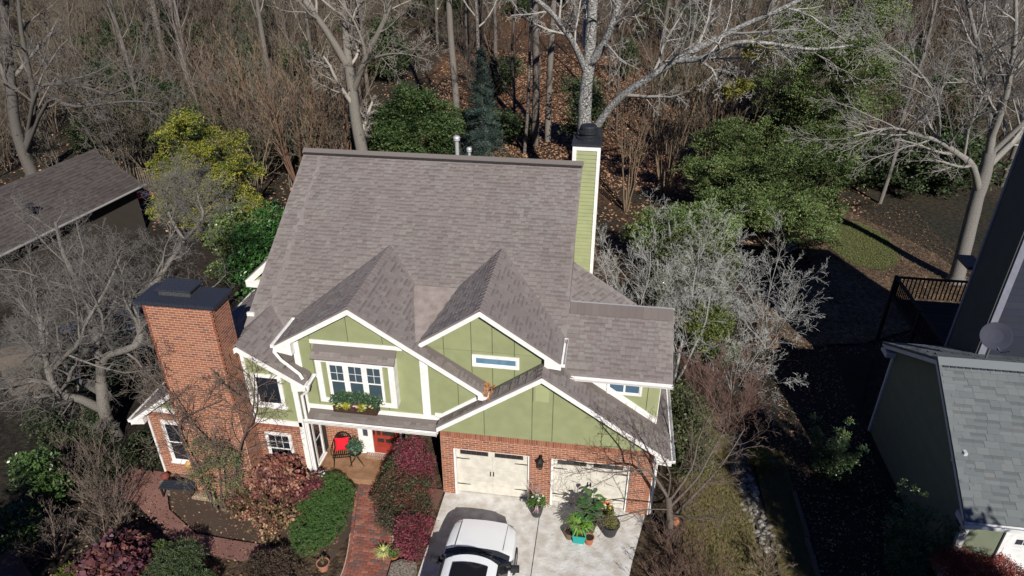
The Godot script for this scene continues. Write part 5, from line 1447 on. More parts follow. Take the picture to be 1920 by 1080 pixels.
	tag(obj("shingles", b, M.shingle, l), "", "", "", "stuff"); obj("roof_deck", d, M.shingle, l)
	b = MB.new(); b.col = Color(.055, .048, .042)  # wall coloured dark to stand in for shade of trees and twigs
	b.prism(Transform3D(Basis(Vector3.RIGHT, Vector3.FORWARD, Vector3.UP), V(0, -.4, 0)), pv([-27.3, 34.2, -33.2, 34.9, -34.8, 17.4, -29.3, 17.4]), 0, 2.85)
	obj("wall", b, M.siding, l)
	b = MB.new(); b.col = Color(.3, .29, .28)
	b.tube(PackedVector3Array([V(-28.8, 2.34, -17), V(-26.82, 2.34, -34.6)]), PackedFloat32Array([.07, .07]), 6)
	obj("gutter", b, M.trim, l)
	b = MB.new(); b.col = Color(.05, .05, .055); b.lathe(Transform3D(Basis(), V(-28.6, 3.2, -28.2)), [Vector2(.12, 0), Vector2(.12, .3), Vector2(.2, .32), Vector2(.2, .4), Vector2(0, .46)], 12)
	obj("roof_vent", b, M.dark_metal, l)
	# small glasshouse with four panes
	var gh := thing("glasshouse", "small glazed lean-to with four dark panes under bare branches", "greenhouse", V(-22.2, 0, -19.6))
	var gf := Transform3D(Basis(Vector3.UP, .62) * Basis(Vector3.RIGHT, .75), V(-22.2, 1.9, -19.5))
	for i in 2:
		for j in 2:
			b = MB.new(); b.col = Color(.09, .11, .12); b.fb(gf, -1.1 + i * 1.12, -.02 + i * 1.12, -.8 + j * .82, .0 + j * .82, 0, .012); obj("pane", b, M.glass, gh)
	b = MB.new(); b.col = Color(.05, .045, .04)
	for i in 3: b.fb(gf, -1.16 + i * 1.12, -1.08 + i * 1.12, -.86, .88, -.06, .03)
	for j in 3: b.fb(gf, -1.08, 1.08, -.86 + j * .82, -.78 + j * .82, -.058, .028)
	obj("frame", b, M.wood, gh)
	b = MB.new(); b.col = Color(.12, .1, .085); b.box(Transform3D(Basis(Vector3.UP, .62), V(-22.3, .5, -19.7)), V(2.2, 1.9, 1.1)); obj("base", b, M.siding, gh)
	# picket fence and a red tray on the lawn behind it
	var fe := thing("picket_fence", "weathered picket fence beyond the left neighbour's roof", "fence", V(-31, 0, -40))
	for i in 30:
		b = MB.new(); b.col = Color(.30, .24, .16) * rr(.75, 1.2)
		var p := V(-33.6, gy(-33, -41), -41.6).lerp(V(-27.5, gy(-28, -40), -40.2), i / 29.0)
		b.prism(Transform3D(Basis(Vector3.UP, -.22), p), PackedVector2Array([Vector2(-.05, 0), Vector2(.05, 0), Vector2(.05, .95), Vector2(0, 1.05), Vector2(-.05, .95)]), 0, .02); obj("picket", b, M.wood, fe)
	b = MB.new(); b.col = Color(.25, .2, .14)
	for y in [.3, .8]: b.tube(PackedVector3Array([V(-33.6, y - .05, -41.62), V(-27.5, y - .05, -40.22)]), PackedFloat32Array([.035, .035]), 4)
	obj("rail", b, M.wood, fe)
	var tr := thing("sled", "round red disc with a white top lying on the lawn by the fence", "tray", V(-30.2, gy(-30, -38.6), -38.6))
	b = MB.new(); b.col = Color(.7, .03, .06); b.lathe(Transform3D(Basis(), tr.position), [Vector2(0, .1), Vector2(.45, .1), Vector2(.6, .22), Vector2(.62, .22), Vector2(.5, .05), Vector2(0, .04)], 24); obj("disc", b, M.pot, tr)
	b = MB.new(); b.col = Color(.8, .8, .8); b.cbox(Transform3D(Basis(Vector3.UP, .3), tr.position + V(.05, .22, 0)), V(.42, .22, .3), .03); obj("box", b, M.pot, tr)
	# houses glimpsed through the wood
	for q in [[46.0, -92.0, .2, "pale house glimpsed through the wood at top right"], [10.0, -118.0, -.1, "pale house glimpsed behind the tall sycamore"]]:
		var g0 := gy(q[0], q[1])
		var h := thing("distant_house", q[3], "house", V(q[0], g0, q[1]), q[2])
		b = MB.new(); b.col = Color(.55, .56, .58); b.bx(-6, 6, -1, 5.5, -4, 4); b.prism(Transform3D(Basis(Vector3(0, 0, -1), Vector3.UP, Vector3.RIGHT), V(-6, 0, 0)), PackedVector2Array([Vector2(-4, 5.5), Vector2(4, 5.5), Vector2(0, 8)]), .0, 12)
		put("wall", b.mesh(), M.siding, h)
		b = MB.new(); b.col = Color(.17, .17, .18)
		b.quad(V(-6.4, 5.2, 4.5), V(6.4, 5.2, 4.5), V(6.4, 8.15, 0), V(-6.4, 8.15, 0)); b.quad(V(6.4, 5.2, -4.5), V(-6.4, 5.2, -4.5), V(-6.4, 8.15, 0), V(6.4, 8.15, 0))
		put("roof", b.mesh(), M.shingle, h)
		for i in 4:
			for y in [1.0, 3.6]:
				b = MB.new(); b.col = Color(.7, .7, .7); b.bx(-5 + i * 2.9, -4 + i * 2.9, y - .1, y + 1.4, 4.0, 4.05)
				var w := put("window", b.mesh(), M.trim, h)
				b = MB.new(); b.col = Color(.03, .035, .045); b.bx(-4.9 + i * 2.9, -4.1 + i * 2.9, y, y + 1.3, 4.05, 4.07); put("pane", b.mesh(), M.glass, w)

# ---------------------------------------------------------------- trees
func vase(called: String, label: String, at: Vector3, n: int, h: float, spread: float, r: float, cfg: Dictionary, m: Material, group := "", lean := Vector3.ZERO) -> Node3D:
	var o := thing(called, label, "tree" if h > 4.5 else "shrub", at, 0.0, group)
	var tw := MB.new()
	for i in n:
		var a := TAU * i / n + rr(-.35, .35)
		var s := spread * rr(.35, 1.0)
		var d := (V(cos(a) * s, 1, sin(a) * s) + lean).normalized()
		var b := MB.new()
		grow([b, b, tw], at + V(cos(a), 0, sin(a)) * r * 1.5 - Vector3.UP * .1, d, h * rr(.75, 1.05), r * rr(.7, 1.1), 0, cfg)
		obj("stem", b, m, o)
	tag(obj("twigs", tw, M.twig, o), "", "", "", "stuff")
	return o

func build_trees() -> void:
	rng.seed = 1234
	var grey := Color(.31, .28, .25); var brown := Color(.20, .135, .095)
	var cfg := {"cr": .48, "kids": [0, 10, 9, 6, 2], "segs": [6, 6, 5, 4, 3, 2], "ratio": .5, "ang": .75, "wob": .24, "up": .03, "rmin": .009, "tip": .35, "start": .25, "col": Color(.60, .595, .575), "col2": Color(.33, .318, .295), "maxl": [5, 3.8, 2.2, 1.2, .7], "tk": 3}
	# big sycamore behind the wooden chimney
	hero("sycamore", "huge pale mottled sycamore towering behind the wooden chimney", V(-1.2, 0, -40), M.pale_bark,
		[V(-1.2, 0, -40), V(-1.33, 1.77, -40), V(-1.61, 4.58, -40), V(-1.69, 6.78, -40), V(-1.6, 8.57, -40), V(-1.57, 10.56, -40), V(-1.55, 13.24, -40), V(-1.62, 18, -40), V(-1.5, 23, -40)], [.52, .2],
		[[[V(-1.58, 8.72, -40), V(-.87, 9.97, -39.5), V(-.38, 11.28, -39), V(-.14, 12.59, -39), V(.13, 15.3, -39), V(.6, 19, -38)], .27, .1],
		[[V(-1.65, 8.28, -40), V(-2.31, 9.81, -39.4), V(-3.05, 10.96, -39), V(-3.88, 11.94, -38.5), V(-4.95, 12.75, -38), V(-6.38, 13.89, -37.5)], .2, .07],
		[[V(-1.39, 4.53, -40), V(-.07, 6.94, -39), V(1.53, 8.52, -38), V(2.91, 9.62, -37.5), V(4.46, 10.66, -37), V(6.03, 11.65, -36.5), V(7.73, 12.58, -36), V(9.61, 13.74, -36)], .25, .07],
		[[V(2.91, 9.62, -37.5), V(4.23, 10.03, -36.5), V(5.51, 10.94, -35.5), V(7, 11.02, -35), V(8.7, 10.91, -34.5), V(10.36, 11.2, -34)], .15, .04],
		[[V(3.76, 10, -37), V(4.69, 9.5, -36.4), V(5.13, 8.82, -36), V(6.01, 8.76, -35.8)], .09, .03],
		[[V(-1.6, 14, -40), V(-3, 16, -40.5), V(-5, 18, -41), V(-7, 20, -41)], .2, .06], [[V(-1.6, 15, -40), V(1, 17, -41), V(4, 19, -41.5), V(7, 21, -41)], .2, .06], [[V(-1.6, 17, -40), V(-1, 19, -37), V(0, 21, -34)], .16, .05]], cfg)
	cfg.col = Color(.33, .305, .265); cfg.col2 = Color(.25, .228, .20)
	hero("forked_tree", "tan forked bare tree rising behind the left end of the roof ridge", V(-14.5, 0, -38), M.bark,
		[V(-14.5, 0, -38), V(-14.6, 2.96, -38), V(-14.83, 5.55, -38), V(-14.86, 7.54, -38), V(-14.91, 9.16, -38)], [.38, .27],
		[[[V(-14.89, 8.58, -38), V(-15.55, 10.35, -37.5), V(-16.2, 11.76, -37), V(-17.03, 13.05, -37), V(-18.19, 14.79, -37), V(-19.5, 18, -37)], .22, .07],
		[[V(-14.9, 9.01, -38), V(-15.02, 10.5, -38.4), V(-14.99, 12.13, -38.6), V(-14.74, 15.23, -38.6), V(-14.6, 19.5, -38.6)], .24, .08],
		[[V(-14.78, 7.4, -38), V(-13.56, 9.45, -37.4), V(-12.37, 11.18, -37), V(-11.77, 12.36, -37), V(-10.9, 14.36, -37), V(-10, 18, -37)], .19, .06],
		[[V(-13.9, 8.9, -37.6), V(-12.6, 9.6, -36.6), V(-11.2, 9.9, -36), V(-9.6, 9.7, -35.5)], .08, .03]], cfg)
	cfg.col = Color(.20, .185, .17); cfg.col2 = Color(.145, .132, .12); cfg.tk = 6
	hero("bare_tree", "dark bare tree with long low limbs at the upper left edge", V(-39.4, 0, -40), M.bark,
		[V(-39.4, -.2, -40), V(-39.52, 3.24, -40), V(-38.59, 6.78, -40), V(-37.66, 10.05, -40), V(-36.04, 14.5, -40), V(-35, 19, -40)], [.42, .14],
		[[[V(-39.57, 1.76, -40), V(-37.35, 4.72, -39.5), V(-36.43, 6.69, -39.2), V(-35.75, 9.93, -39), V(-34.73, 13.46, -39), V(-34, 17, -39)], .2, .07],
		[[V(-38.93, 2.9, -40), V(-35.07, 6.69, -38), V(-32.24, 7.4, -37), V(-29.9, 7.49, -36), V(-27.69, 7.5, -35), V(-24.41, 8.83, -34)], .13, .03],
		[[V(-39.38, 1.95, -40), V(-33.67, 6.34, -37), V(-31.13, 6.37, -36), V(-26.07, 7.37, -34), V(-23.51, 7.57, -33)], .13, .03]], cfg)
	# gnarled tree beside the brick chimney
	var gc := {"kids": [0, 17, 12, 7, 3], "segs": [6, 6, 6, 4, 3, 2], "ratio": .55, "ang": .9, "wob": .34, "up": .02, "rmin": .0036, "cr": .44, "tip": .3, "start": .2, "col": Color(.27, .25, .225), "col2": Color(.15, .14, .128), "maxl": [3, 3.2, 1.7, .9, .45], "tk": 3}
	hero("gnarled_tree", "gnarled grey bare tree spreading beside the brick chimney", V(-17.25, -.3, -17), M.bark,
		[V(-17.29, -.3, -17), V(-17.31, .53, -17), V(-17.22, 1.27, -17), V(-17.18, 2.07, -17.2)], [.24, .2],
		[[[V(-17.18, 2.07, -17.2), V(-17.17, 2.73, -17.4), V(-17.21, 3.49, -17.6), V(-17.32, 4.17, -17.9), V(-17.88, 5.11, -18.4), V(-18.65, 6, -19), V(-19.5, 6.8, -20)], .17, .05],
		[[V(-17.06, 2.43, -17.2), V(-16.32, 3.43, -16.9), V(-15.35, 3.93, -16.7), V(-14.81, 4.25, -16.8), V(-14.99, 4.81, -17.2), V(-15.35, 5.36, -17.6), V(-14.55, 5.87, -17.9), V(-14.11, 6.44, -18.2), V(-13.53, 7.2, -18.5)], .14, .07],
		[[V(-13.53, 7.2, -18.5), V(-14.04, 7.89, -18.8), V(-14.23, 8.55, -19.2), V(-13.91, 9.19, -19.5)], .06, .02],
		[[V(-13.53, 7.2, -18.5), V(-12.47, 8.19, -18.2), V(-12.61, 8.69, -18.4), V(-12.82, 9.32, -18.8)], .06, .02],
		[[V(-17.28, .9, -17), V(-17.67, 1.7, -16.6), V(-18.09, 1.95, -16.4), V(-18.3, 2.47, -16.4), V(-18.57, 3.08, -16.7), V(-18.69, 3.74, -17), V(-18.83, 4.55, -17.4), V(-19.2, 5.64, -18)], .16, .06],
		[[V(-18.28, 2.43, -16.4), V(-18.68, 2.74, -16.1), V(-19.3, 2.6, -15.9), V(-20.06, 2.58, -15.5)], .09, .04],
		[[V(-18.5, 2.71, -16.6), V(-17.1, 3.9, -16.2), V(-16.33, 4.57, -16.1), V(-16.06, 5.21, -16.4), V(-15.56, 6.08, -17), V(-15.1, 7.14, -17.6)], .09, .03],
		[[V(-17.13, 1.64, -17), V(-18.48, 1.35, -17.8), V(-19.73, 1.19, -18.5), V(-20.49, 1.86, -19.2), V(-22.41, 3.38, -20)], .12, .04]], gc)
	# right hand tree on the lit lawn
	var rc := {"kids": [0, 13, 10, 7, 2], "segs": [6, 6, 5, 4, 3, 2], "ratio": .52, "ang": .6, "wob": .18, "up": .04, "rmin": .0055, "cr": .5, "tip": .3, "start": .2, "col": Color(.37, .355, .325), "col2": Color(.28, .268, .248), "maxl": [4, 3.6, 2.0, 1.1, .6], "tk": 0}
	hero("bare_tree", "pale grey bare tree with curving trunk beside the dark deck", V(17.7, 0, -33.5), M.bark,
		[V(17.72, -.2, -33.5), V(17.66, .73, -33.5), V(17.52, 2.35, -33.5), V(17.33, 4.57, -33.5), V(17.29, 5.89, -33.5), V(17.17, 6.78, -33.5)], [.36, .26],
		[[[V(17.21, 6.65, -33.5), V(16.93, 7.89, -33.5), V(16.08, 9.38, -33.1), V(15.15, 11.01, -32.7), V(14.28, 12.51, -32.5), V(13.24, 14.49, -32.5)], .2, .05],
		[[V(17.04, 7.4, -33.5), V(16.81, 8.97, -33), V(16.39, 10.65, -32.5), V(15.85, 12.57, -32.3), V(15.07, 14.89, -32.5)], .17, .05],
		[[V(17.3, 6.02, -33.5), V(18.07, 6.79, -34), V(18.91, 7.68, -34.5), V(20.02, 9.43, -35.5), V(21, 12, -36)], .17, .05],
		[[V(17.32, 4.83, -33.5), V(16.38, 6.26, -32.9), V(15.37, 6.94, -32.5), V(14.17, 7.63, -32), V(12.95, 8.01, -31.5), V(11.72, 8.38, -31), V(10.13, 8.11, -30.5)], .17, .04],
		[[V(14.17, 7.63, -32), V(13.74, 8.79, -31.5), V(12.88, 10.08, -31.1), V(11.42, 11.32, -30.5), V(10.13, 11.97, -30.1)], .09, .03],
		[[V(17.2, 6.6, -33.5), V(18.2, 9, -33), V(18.6, 11.5, -32.6), V(18.4, 14, -32.4)], .13, .04]], rc)
	# straight trunks behind the ridge
	var pc := {"kids": [12, 5, 4, 3], "segs": [8, 5, 4, 3, 2], "ratio": .3, "ang": 1.05, "wob": .16, "up": .06, "rmin": .012, "tip": .4, "start": .45, "col": Color(.29, .26, .23), "col2": Color(.25, .21, .18), "maxl": [4.5, 2.4, 1.2]}
	for q in [["straight grey trunk left of the blue-green conifer", V(-11.2, 0, -48), V(-.2, 24, 0), .27], ["slender pale trunk just behind the blue-green conifer", V(-9.15, 0, -46), V(-.1, 20, 0), .15], ["left one of the tall paired trunks in the leaf litter", V(-5.9, .4, -52), V(-.3, 25, 0), .3], ["right one of the tall paired trunks in the leaf litter", V(-5.0, .5, -53), V(.2, 25, 0), .26], ["thin leaning pale trunk beside the paired trunks", V(-6.4, .2, -50), V(.7, 19, 0), .13],
			["white barked trunk in the thicket at upper left", V(-36.2, .6, -55), V(.4, 22, 0), .26], ["slim whitish trunk near the top left", V(-44, 1, -58), V(1.2, 22, 0), .22], ["grey double barked trunk left of the white trunk", V(-41.2, 1, -60), V(.6, 24, 0), .3]]:
		var o := thing("tall_tree", q[0], "tree", q[1])
		var t := MB.new(); var tw := MB.new()
		var p := []
		for i in 6: p.append(q[1] + q[2] * (i / 5.0) + V(rr(-.12, .12), 0, rr(-.12, .12)) - V(0, .2, 0))
		limb([t, tw, tw], p, q[3], q[3] * .5, 0, pc)
		var pale: bool = "whit" in q[0] or "pale" in q[0]
		obj("trunk", t, M.pale_bark if pale else M.bark, o); tag(obj("branches", tw, M.twig, o), "", "", "", "stuff")

	# forest: a few kinds, each standing many times
	var kinds := []
	for k in 5:
		rng.seed = 500 + k
		var o := thing("forest_tree", "slender bare tree standing in the wood behind the house", "tree", V(0, 0, 0), 0, "bare trees of the wood behind the house")
		var t := MB.new(); var tw := MB.new()
		var fc := pc.duplicate(); fc.col = [Color(.25, .225, .195), Color(.21, .18, .155), Color(.29, .265, .235), Color(.23, .195, .165), Color(.27, .25, .23)][k]; fc.col2 = [Color(.15, .134, .115), Color(.155, .132, .106), Color(.18, .168, .15), Color(.14, .12, .098), Color(.155, .142, .124)][k]; fc.start = [.14, .1, .25, .08, .18][k]; fc.kids = [28, 8, 6, 4]; fc.rmin = .0065; fc.wob = .15; fc.up = .1; fc.ang = .6; fc.cr = .28; fc.maxl = [3.4, 2.2, 1.3, .8]
		var h: float = [22, 19, 24, 16, 20][k]
		var p := []
		for i in 7: p.append(V(rr(-.25, .25) * i * .35, h * i / 6.0 - .3, rr(-.25, .25) * i * .35))
		limb([t, tw, tw], p, [.16, .11, .20, .085, .14][k], .05, 0, fc)
		put("trunk", t.mesh(), M.bark, o); tag(put("branches", tw.mesh(), M.twig, o), "", "", "", "stuff")
		o.set_meta("kindname", "forest_tree"); kinds.append(o)
	var under := []
	for k in 5:
		rng.seed = 600 + k
		var o := thing("bare_sapling", "bare brown twiggy sapling in the undergrowth of the wood", "tree", V(0, 0, 0), 0, "bare saplings in the undergrowth")
		var t := MB.new()
		var uc := {"kids": [11, 7, 4], "segs": [6, 5, 4, 3], "ratio": .45, "ang": .65, "wob": .22, "up": .06, "rmin": .008, "tip": .35, "start": .2, "cr": .5, "col": [Color(.165, .128, .092), Color(.13, .112, .09), Color(.165, .138, .102), Color(.14, .125, .102), Color(.15, .11, .08)][k], "maxl": [3, 1.6, .8]}
		for i in 5 + k % 3:
			var a := rr(0, TAU); var s := rr(.1, .5)
			grow([t], V(cos(a) * .15, -.1, sin(a) * .15), V(cos(a) * s, 1, sin(a) * s).normalized(), rr(4.5, 8.5), rr(.03, .06), 0, uc)
		put("stems", t.mesh(), M.twig, o)
		o.set_meta("kindname", "bare_sapling"); under.append(o)
	rng.seed = 4321
	var first := [true, true, true, true, true]
	var spots := []
	var tries := 0
	while spots.size() < 280 and tries < 9000:
		tries += 1
		var z := -rr(43, 122) if rng.randf() < .75 else -rr(122, 165); var half := 8.0 - z * .80
		var x := -16.0 + (z + 40) * .15 + rr(-half, half)
		if x > -18 and x < 6 and z > -66 and rng.randf() < .8: continue
		if z > -58 and x > 6 and rng.randf() < .5: continue
		var ok := true
		for s in spots:
			if s.distance_to(Vector2(x, z)) < 1.7: ok = false; break
		if not ok: continue
		spots.append(Vector2(x, z))
		var k := rng.randi() % 5
		var at := V(x, gy(x, z) - .1, z)
		if first[k]: first[k] = false; kinds[k].position = at; kinds[k].rotation.y = rr(0, TAU)
		else: copy(kinds[k], at, rr(0, TAU), rr(.8, 1.25))
	first = [true, true, true, true, true]
	var nu := 0
	while nu < 300:
		var z := -rr(39, 112); var half := 6.0 - z * .78
		var x := -16.0 + (z + 40) * .15 + rr(-half, half)
		if x > -16 and x < 3 and z > -74 and rng.randf() < .86: continue
		if x > 5 and x < 26 and z > -46: continue
		if x > -16 and z > -42: continue
		nu += 1
		var k := rng.randi() % 5
		var at := V(x, gy(x, z), z)
		if first[k]: first[k] = false; under[k].position = at
		else: copy(under[k], at, rr(0, TAU), rr(.7, 1.25))

	# crape myrtles: vases of long cinnamon stems
	# evergreen undergrowth of the wood
	var eg := []
	for k in 4:
		rng.seed = 700 + k
		var o := thing("understory_evergreen", "dark green evergreen bush in the undergrowth of the wood", "shrub", V(0, 0, 0), 0, "evergreen bushes in the wood")
		var wd := [1.6, 2.2, 1.1, 1.8][k] as float; var ht := [1.6, 1.4, 2.6, 2.0][k] as float
		put("foliage", crown(lobes_in(V(0, ht * .95, 0), V(wd, ht * .8, wd), 16, .6, 1.05), 44, CL.coarse, [Color(.04, .062, .026), Color(.052, .078, .03), Color(.032, .05, .022), Color(.066, .088, .036)], .85, .85, .5).mesh(), M.leaf, o)
		var st := MB.new(); st.col = Color(.1, .08, .06)
		for i in 4: st.tube(PackedVector3Array([V(0, -.2, 0), V(rr(-.4, .4), ht * .5, rr(-.4, .4)), V(rr(-.8, .8), ht, rr(-.8, .8))]), PackedFloat32Array([.06, .04, .02]), 5)
		put("stems", st.mesh(), M.bark, o)
		o.set_meta("kindname", "understory_evergreen"); eg.append(o)
	first = [true, true, true, true]
	var ne := 0
	while ne < 120:
		var z := -rr(43, 105); var half := 6.0 - z * .78
		var x := -16.0 + (z + 40) * .15 + rr(-half, half)
		if x > -16 and x < 4 and rng.randf() < .7: continue
		if x > 12 and x < 24 and z > -46: continue
		if x < -20 and z > -60 and rng.randf() < .3: continue
		ne += 1
		var k := rng.randi() % 4
		var at := V(x, gy(x, z) - .1, z)
		if first[k]: first[k] = false; eg[k].position = at
		else: copy(eg[k], at, rr(0, TAU), rr(.8, 1.5))
	var mc := {"kids": [7, 5, 4], "segs": [7, 5, 4, 3], "ratio": .42, "ang": .38, "wob": .1, "up": .07, "rmin": .009, "tip": .3, "start": .3, "col": Color(.30, .17, .11), "col2": Color(.26, .175, .125), "maxl": [3, 1.8, 1.0]}
	for q in [["cinnamon stemmed crape myrtle left of the roof ridge", V(-20.2, 0, -40.5), 12, 8.5, .55], ["bushy brown crape myrtle just behind the left ridge end", V(-18.0, 0, -43), 11, 9.0, .5], ["crape myrtle with tan stems right of the wooden chimney", V(3.6, 0, -43), 14, 9.5, .5], ["crape myrtle close behind the wooden chimney", V(1.2, 0, -40.5), 7, 8.5, .25], ["thick stemmed crape myrtle at centre right in the wood", V(6.6, 0, -45), 12, 9.5, .55], ["crape myrtle among the brown thicket at left", V(-25, 0, -44), 11, 9, .5]]:
		mc.col = Color(.34, .25, .165) if q[1].x > 0.0 else Color(.28, .165, .11); mc.col2 = Color(.24, .18, .125)
		vase("crape_myrtle", q[0], q[1], q[2], q[3], q[4], .06, mc, M.bark)
	# grey fine-twigged trees in the right garden
	var wc := {"kids": [8, 7, 5, 2], "segs": [7, 6, 5, 3, 2], "ratio": .55, "ang": .62, "wob": .17, "up": .01, "rmin": .0034, "cr": .42, "tip": .3, "start": .15, "col": Color(.52, .52, .49), "col2": Color(.46, .465, .44), "maxl": [2.9, 1.7, .9, .5]}
	vase("grey_dogwood", "silvery fine twigged tree right beside the green wooden chimney", V(2.7, 0, -28), 6, 5.4, .95, .05, wc, M.bark)
	vase("grey_dogwood", "silvery fine twigged tree in the middle of the right garden", V(4.7, 0, -27.0), 5, 5.2, .9, .05, wc, M.bark)
	vase("grey_dogwood", "pale bare shrub reaching over the dark lawn on the right", V(7.3, 0, -26.2), 5, 4.8, .8, .045, wc, M.bark)
	vase("grey_dogwood", "slim grey tree close to the end of the roofed wing", V(3.2, 0, -23.2), 4, 4.6, .5, .08, wc, M.bark)
	vase("grey_dogwood", "silvery tree with upright twigs between the chimney and the wing roof", V(1.5, 0, -25.2), 5, 5.2, .7, .045, wc, M.bark)
	vase("grey_dogwood", "silvery tree leaning over the shaded bed beyond the red twig shrub", V(5.4, 0, -22.6), 5, 3.6, .9, .035, wc, M.bark)
	wc.col = Color(.22, .135, .11); wc.col2 = Color(.20, .125, .105); wc.up = .06; wc.ang = .5
	vase("red_twig_shrub", "reddish fine twigged shrub beside the stone bed", V(4.9, 0, -20.2), 9, 2.7, .8, .03, wc, M.twig)
	vase("red_twig_shrub", "small reddish twig shrub nearer the house corner", V(4.0, 0, -21.8), 7, 2.2, .8, .025, wc, M.twig)
	# small bare tree at the garage corner, its twigs across the gable
	var dcf := {"kids": [0, 9, 6, 4], "segs": [6, 6, 5, 4, 3], "ratio": .55, "ang": .7, "wob": .28, "up": .03, "rmin": .004, "tip": .3, "start": .2, "cr": .5, "col": Color(.24, .20, .17), "col2": Color(.15, .115, .095), "maxl": [2, 1.4, .75, .4], "tk": 0}
	hero("bare_garden_tree", "small crooked bare tree at the right corner of the garage", V(2.55, 0, -15), M.bark,
		[V(2.63, -.1, -15), V(2.55, .6, -15), V(2.45, 1.2, -15), V(2.36, 1.74, -15)], [.13, .09],
		[[[V(2.4, 1.6, -15), V(1.84, 2.5, -15), V(1.45, 2.75, -14.9), V(.68, 2.7, -14.7), V(-.1, 2.95, -14.5)], .05, .015],
		[[V(1.45, 2.75, -14.9), V(1.3, 3.3, -14.9), V(1.0, 4.0, -14.7), V(.64, 4.6, -14.6)], .035, .012],
		[[V(2.36, 1.74, -15), V(2.3, 2.7, -14.9), V(1.9, 3.6, -14.8), V(1.68, 4.3, -14.8)], .04, .012],
		[[V(2.45, 1.2, -15), V(1.7, 1.5, -14.6), V(.8, 1.4, -14.3), V(-.3, 1.6, -14.2)], .03, .01],
		[[V(2.45, 1.3, -15), V(3.1, 2.3, -15.2), V(3.4, 3.1, -15.4), V(3.7, 3.9, -15.6)], .05, .012],
		[[V(2.5, 1.0, -15), V(3.2, 1.4, -14.6), V(3.9, 2.0, -14.3)], .04, .012], [[V(2.52, .8, -15), V(3.2, 1.7, -15.3), V(3.9, 2.5, -15.8), V(4.4, 3.5, -16.2)], .055, .014], [[V(2.4, 1.5, -15), V(2.9, 2.8, -15.1), V(3.0, 3.8, -15.3), V(3.3, 4.8, -15.4)], .045, .012]], dcf)
	# climber on the brick chimney
	dcf.col = Color(.15, .115, .10); dcf.kids = [0, 13, 9, 4]; dcf.maxl = [2, 1.7, .9, .45]; dcf.rmin = .005; dcf.col2 = Color(.15, .12, .10)
	var cl := hero("climbing_rose", "leggy climbing shrub trained against the brick chimney", V(-11.3, -.25, -14.15), M.bark,
		[V(-11.34, -.3, -14.15), V(-11.38, 0, -14.2), V(-11.45, .3, -14.3)], [.03, .025],
		[[[V(-11.5, -.2, -14.2), V(-11.28, 2.0, -14.4), V(-11.9, 2.9, -14.5), V(-12.4, 4.2, -14.6)], .04, .016], [[V(-11.15, -.25, -14.15), V(-10.7, 1.9, -14.5), V(-10.1, 3.4, -14.9), V(-9.95, 4.6, -15.2)], .05, .018],
		[[V(-11.65, -.2, -14.2), V(-12.3, 1.6, -14.5), V(-12.5, 2.8, -14.65), V(-11.7, 3.5, -14.6), V(-10.9, 3.9, -14.7)], .045, .016], [[V(-11.9, -.2, -14.3), V(-12.1, .9, -14.5), V(-11.8, 1.9, -14.6)], .02, .008], [[V(-11.0, -.2, -14.3), V(-10.8, .9, -14.5), V(-11.1, 2.1, -14.6)], .02, .008], [[V(-10.2, 3.2, -14.9), V(-10.3, 4.0, -14.8), V(-10.9, 4.8, -14.7)], .025, .01], [[V(-12.4, 2.6, -14.6), V(-12.7, 4.0, -14.6), V(-12.5, 5.4, -14.6)], .02, .008]], dcf)
	cl.set_meta("category", "climber")
	obj("leaves", crown(lobes_in(V(-11.4, 1.3, -14.35), V(1.1, 1.5, .2), 56, .15, .36), 110, CL.mid, [Color(.10, .13, .06), Color(.16, .16, .08), Color(.07, .10, .04), Color(.22, .18, .10)], .42, 1.0, .8), M.leaf, cl)
	# brush at the far left front
	wc.kids = [6, 5, 4]; wc.col = Color(.17, .13, .105); wc.col2 = Color(.15, .12, .10)
	for q in [["tan bare brush in front of the left brick wall", V(-15.2, -.3, -13.7), 12, 2.0], ["bare brush left of the slatted bench", V(-16.3, -.3, -14.6), 9, 2.4], ["thin brush between the path and the left wall", V(-14.6, -.3, -13.4), 9, 1.5], ["leggy brush beside the purple oakleaf shrub", V(-14.3, -.3, -12.4), 8, 1.4], ["bare brush at the lower left corner", V(-15.6, -.3, -11.9), 9, 1.9]]:
		vase("bare_brush", q[0], q[1], q[2], q[3], 1.0, .022, wc, M.twig)
	for q in [["dry bare brush right of the concrete drive", V(3.2, -.1, -13.6), 10, 1.5], ["dry reddish brush under the crooked bare tree", V(2.6, -.1, -14.5), 10, 1.3], ["dry brush in the bottom right bed", V(2.7, -.1, -12.4), 9, 1.4], ["dark brush at the foot of the garage corner", V(2.4, -.1, -13.3), 12, 1.2], ["tangled dark brush beside the lower lawn", V(3.7, -.1, -12.9), 11, 1.3], ["low dark brush between brick corner and lawn", V(3.0, -.1, -16.4), 9, 1.0], ["straw coloured brush beside the stones", V(5.2, -.1, -14.2), 12, .9]]:
		wc.col = Color(.17, .11, .085) if "straw" not in q[0] else Color(.27, .215, .14); wc.col2 = wc.col
		vase("bare_brush", q[0], q[1], q[2], q[3], 1.1, .016, wc, M.twig)

	# evergreens
	rng.seed = 3131
	var dkg := [Color(.030, .052, .020), Color(.040, .065, .024), Color(.024, .042, .018), Color(.055, .075, .03)]
	var yel := [Color(.17, .19, .025), Color(.22, .22, .03), Color(.10, .14, .025), Color(.28, .26, .045), Color(.12, .13, .03)]
	var mg := [Color(.09, .14, .042), Color(.118, .168, .054), Color(.072, .11, .035), Color(.15, .19, .068)]
	bush("magnolia", "large yellow-green broadleaf tree left of the roof", "tree", V(-21.2, 0, -31.6), lobes_in(V(0, 3.7, 0), V(3.0, 3.5, 2.2), 76, .45, .95), 125, CL.coarse, yel, "leaf", .5, 8, "", .6)
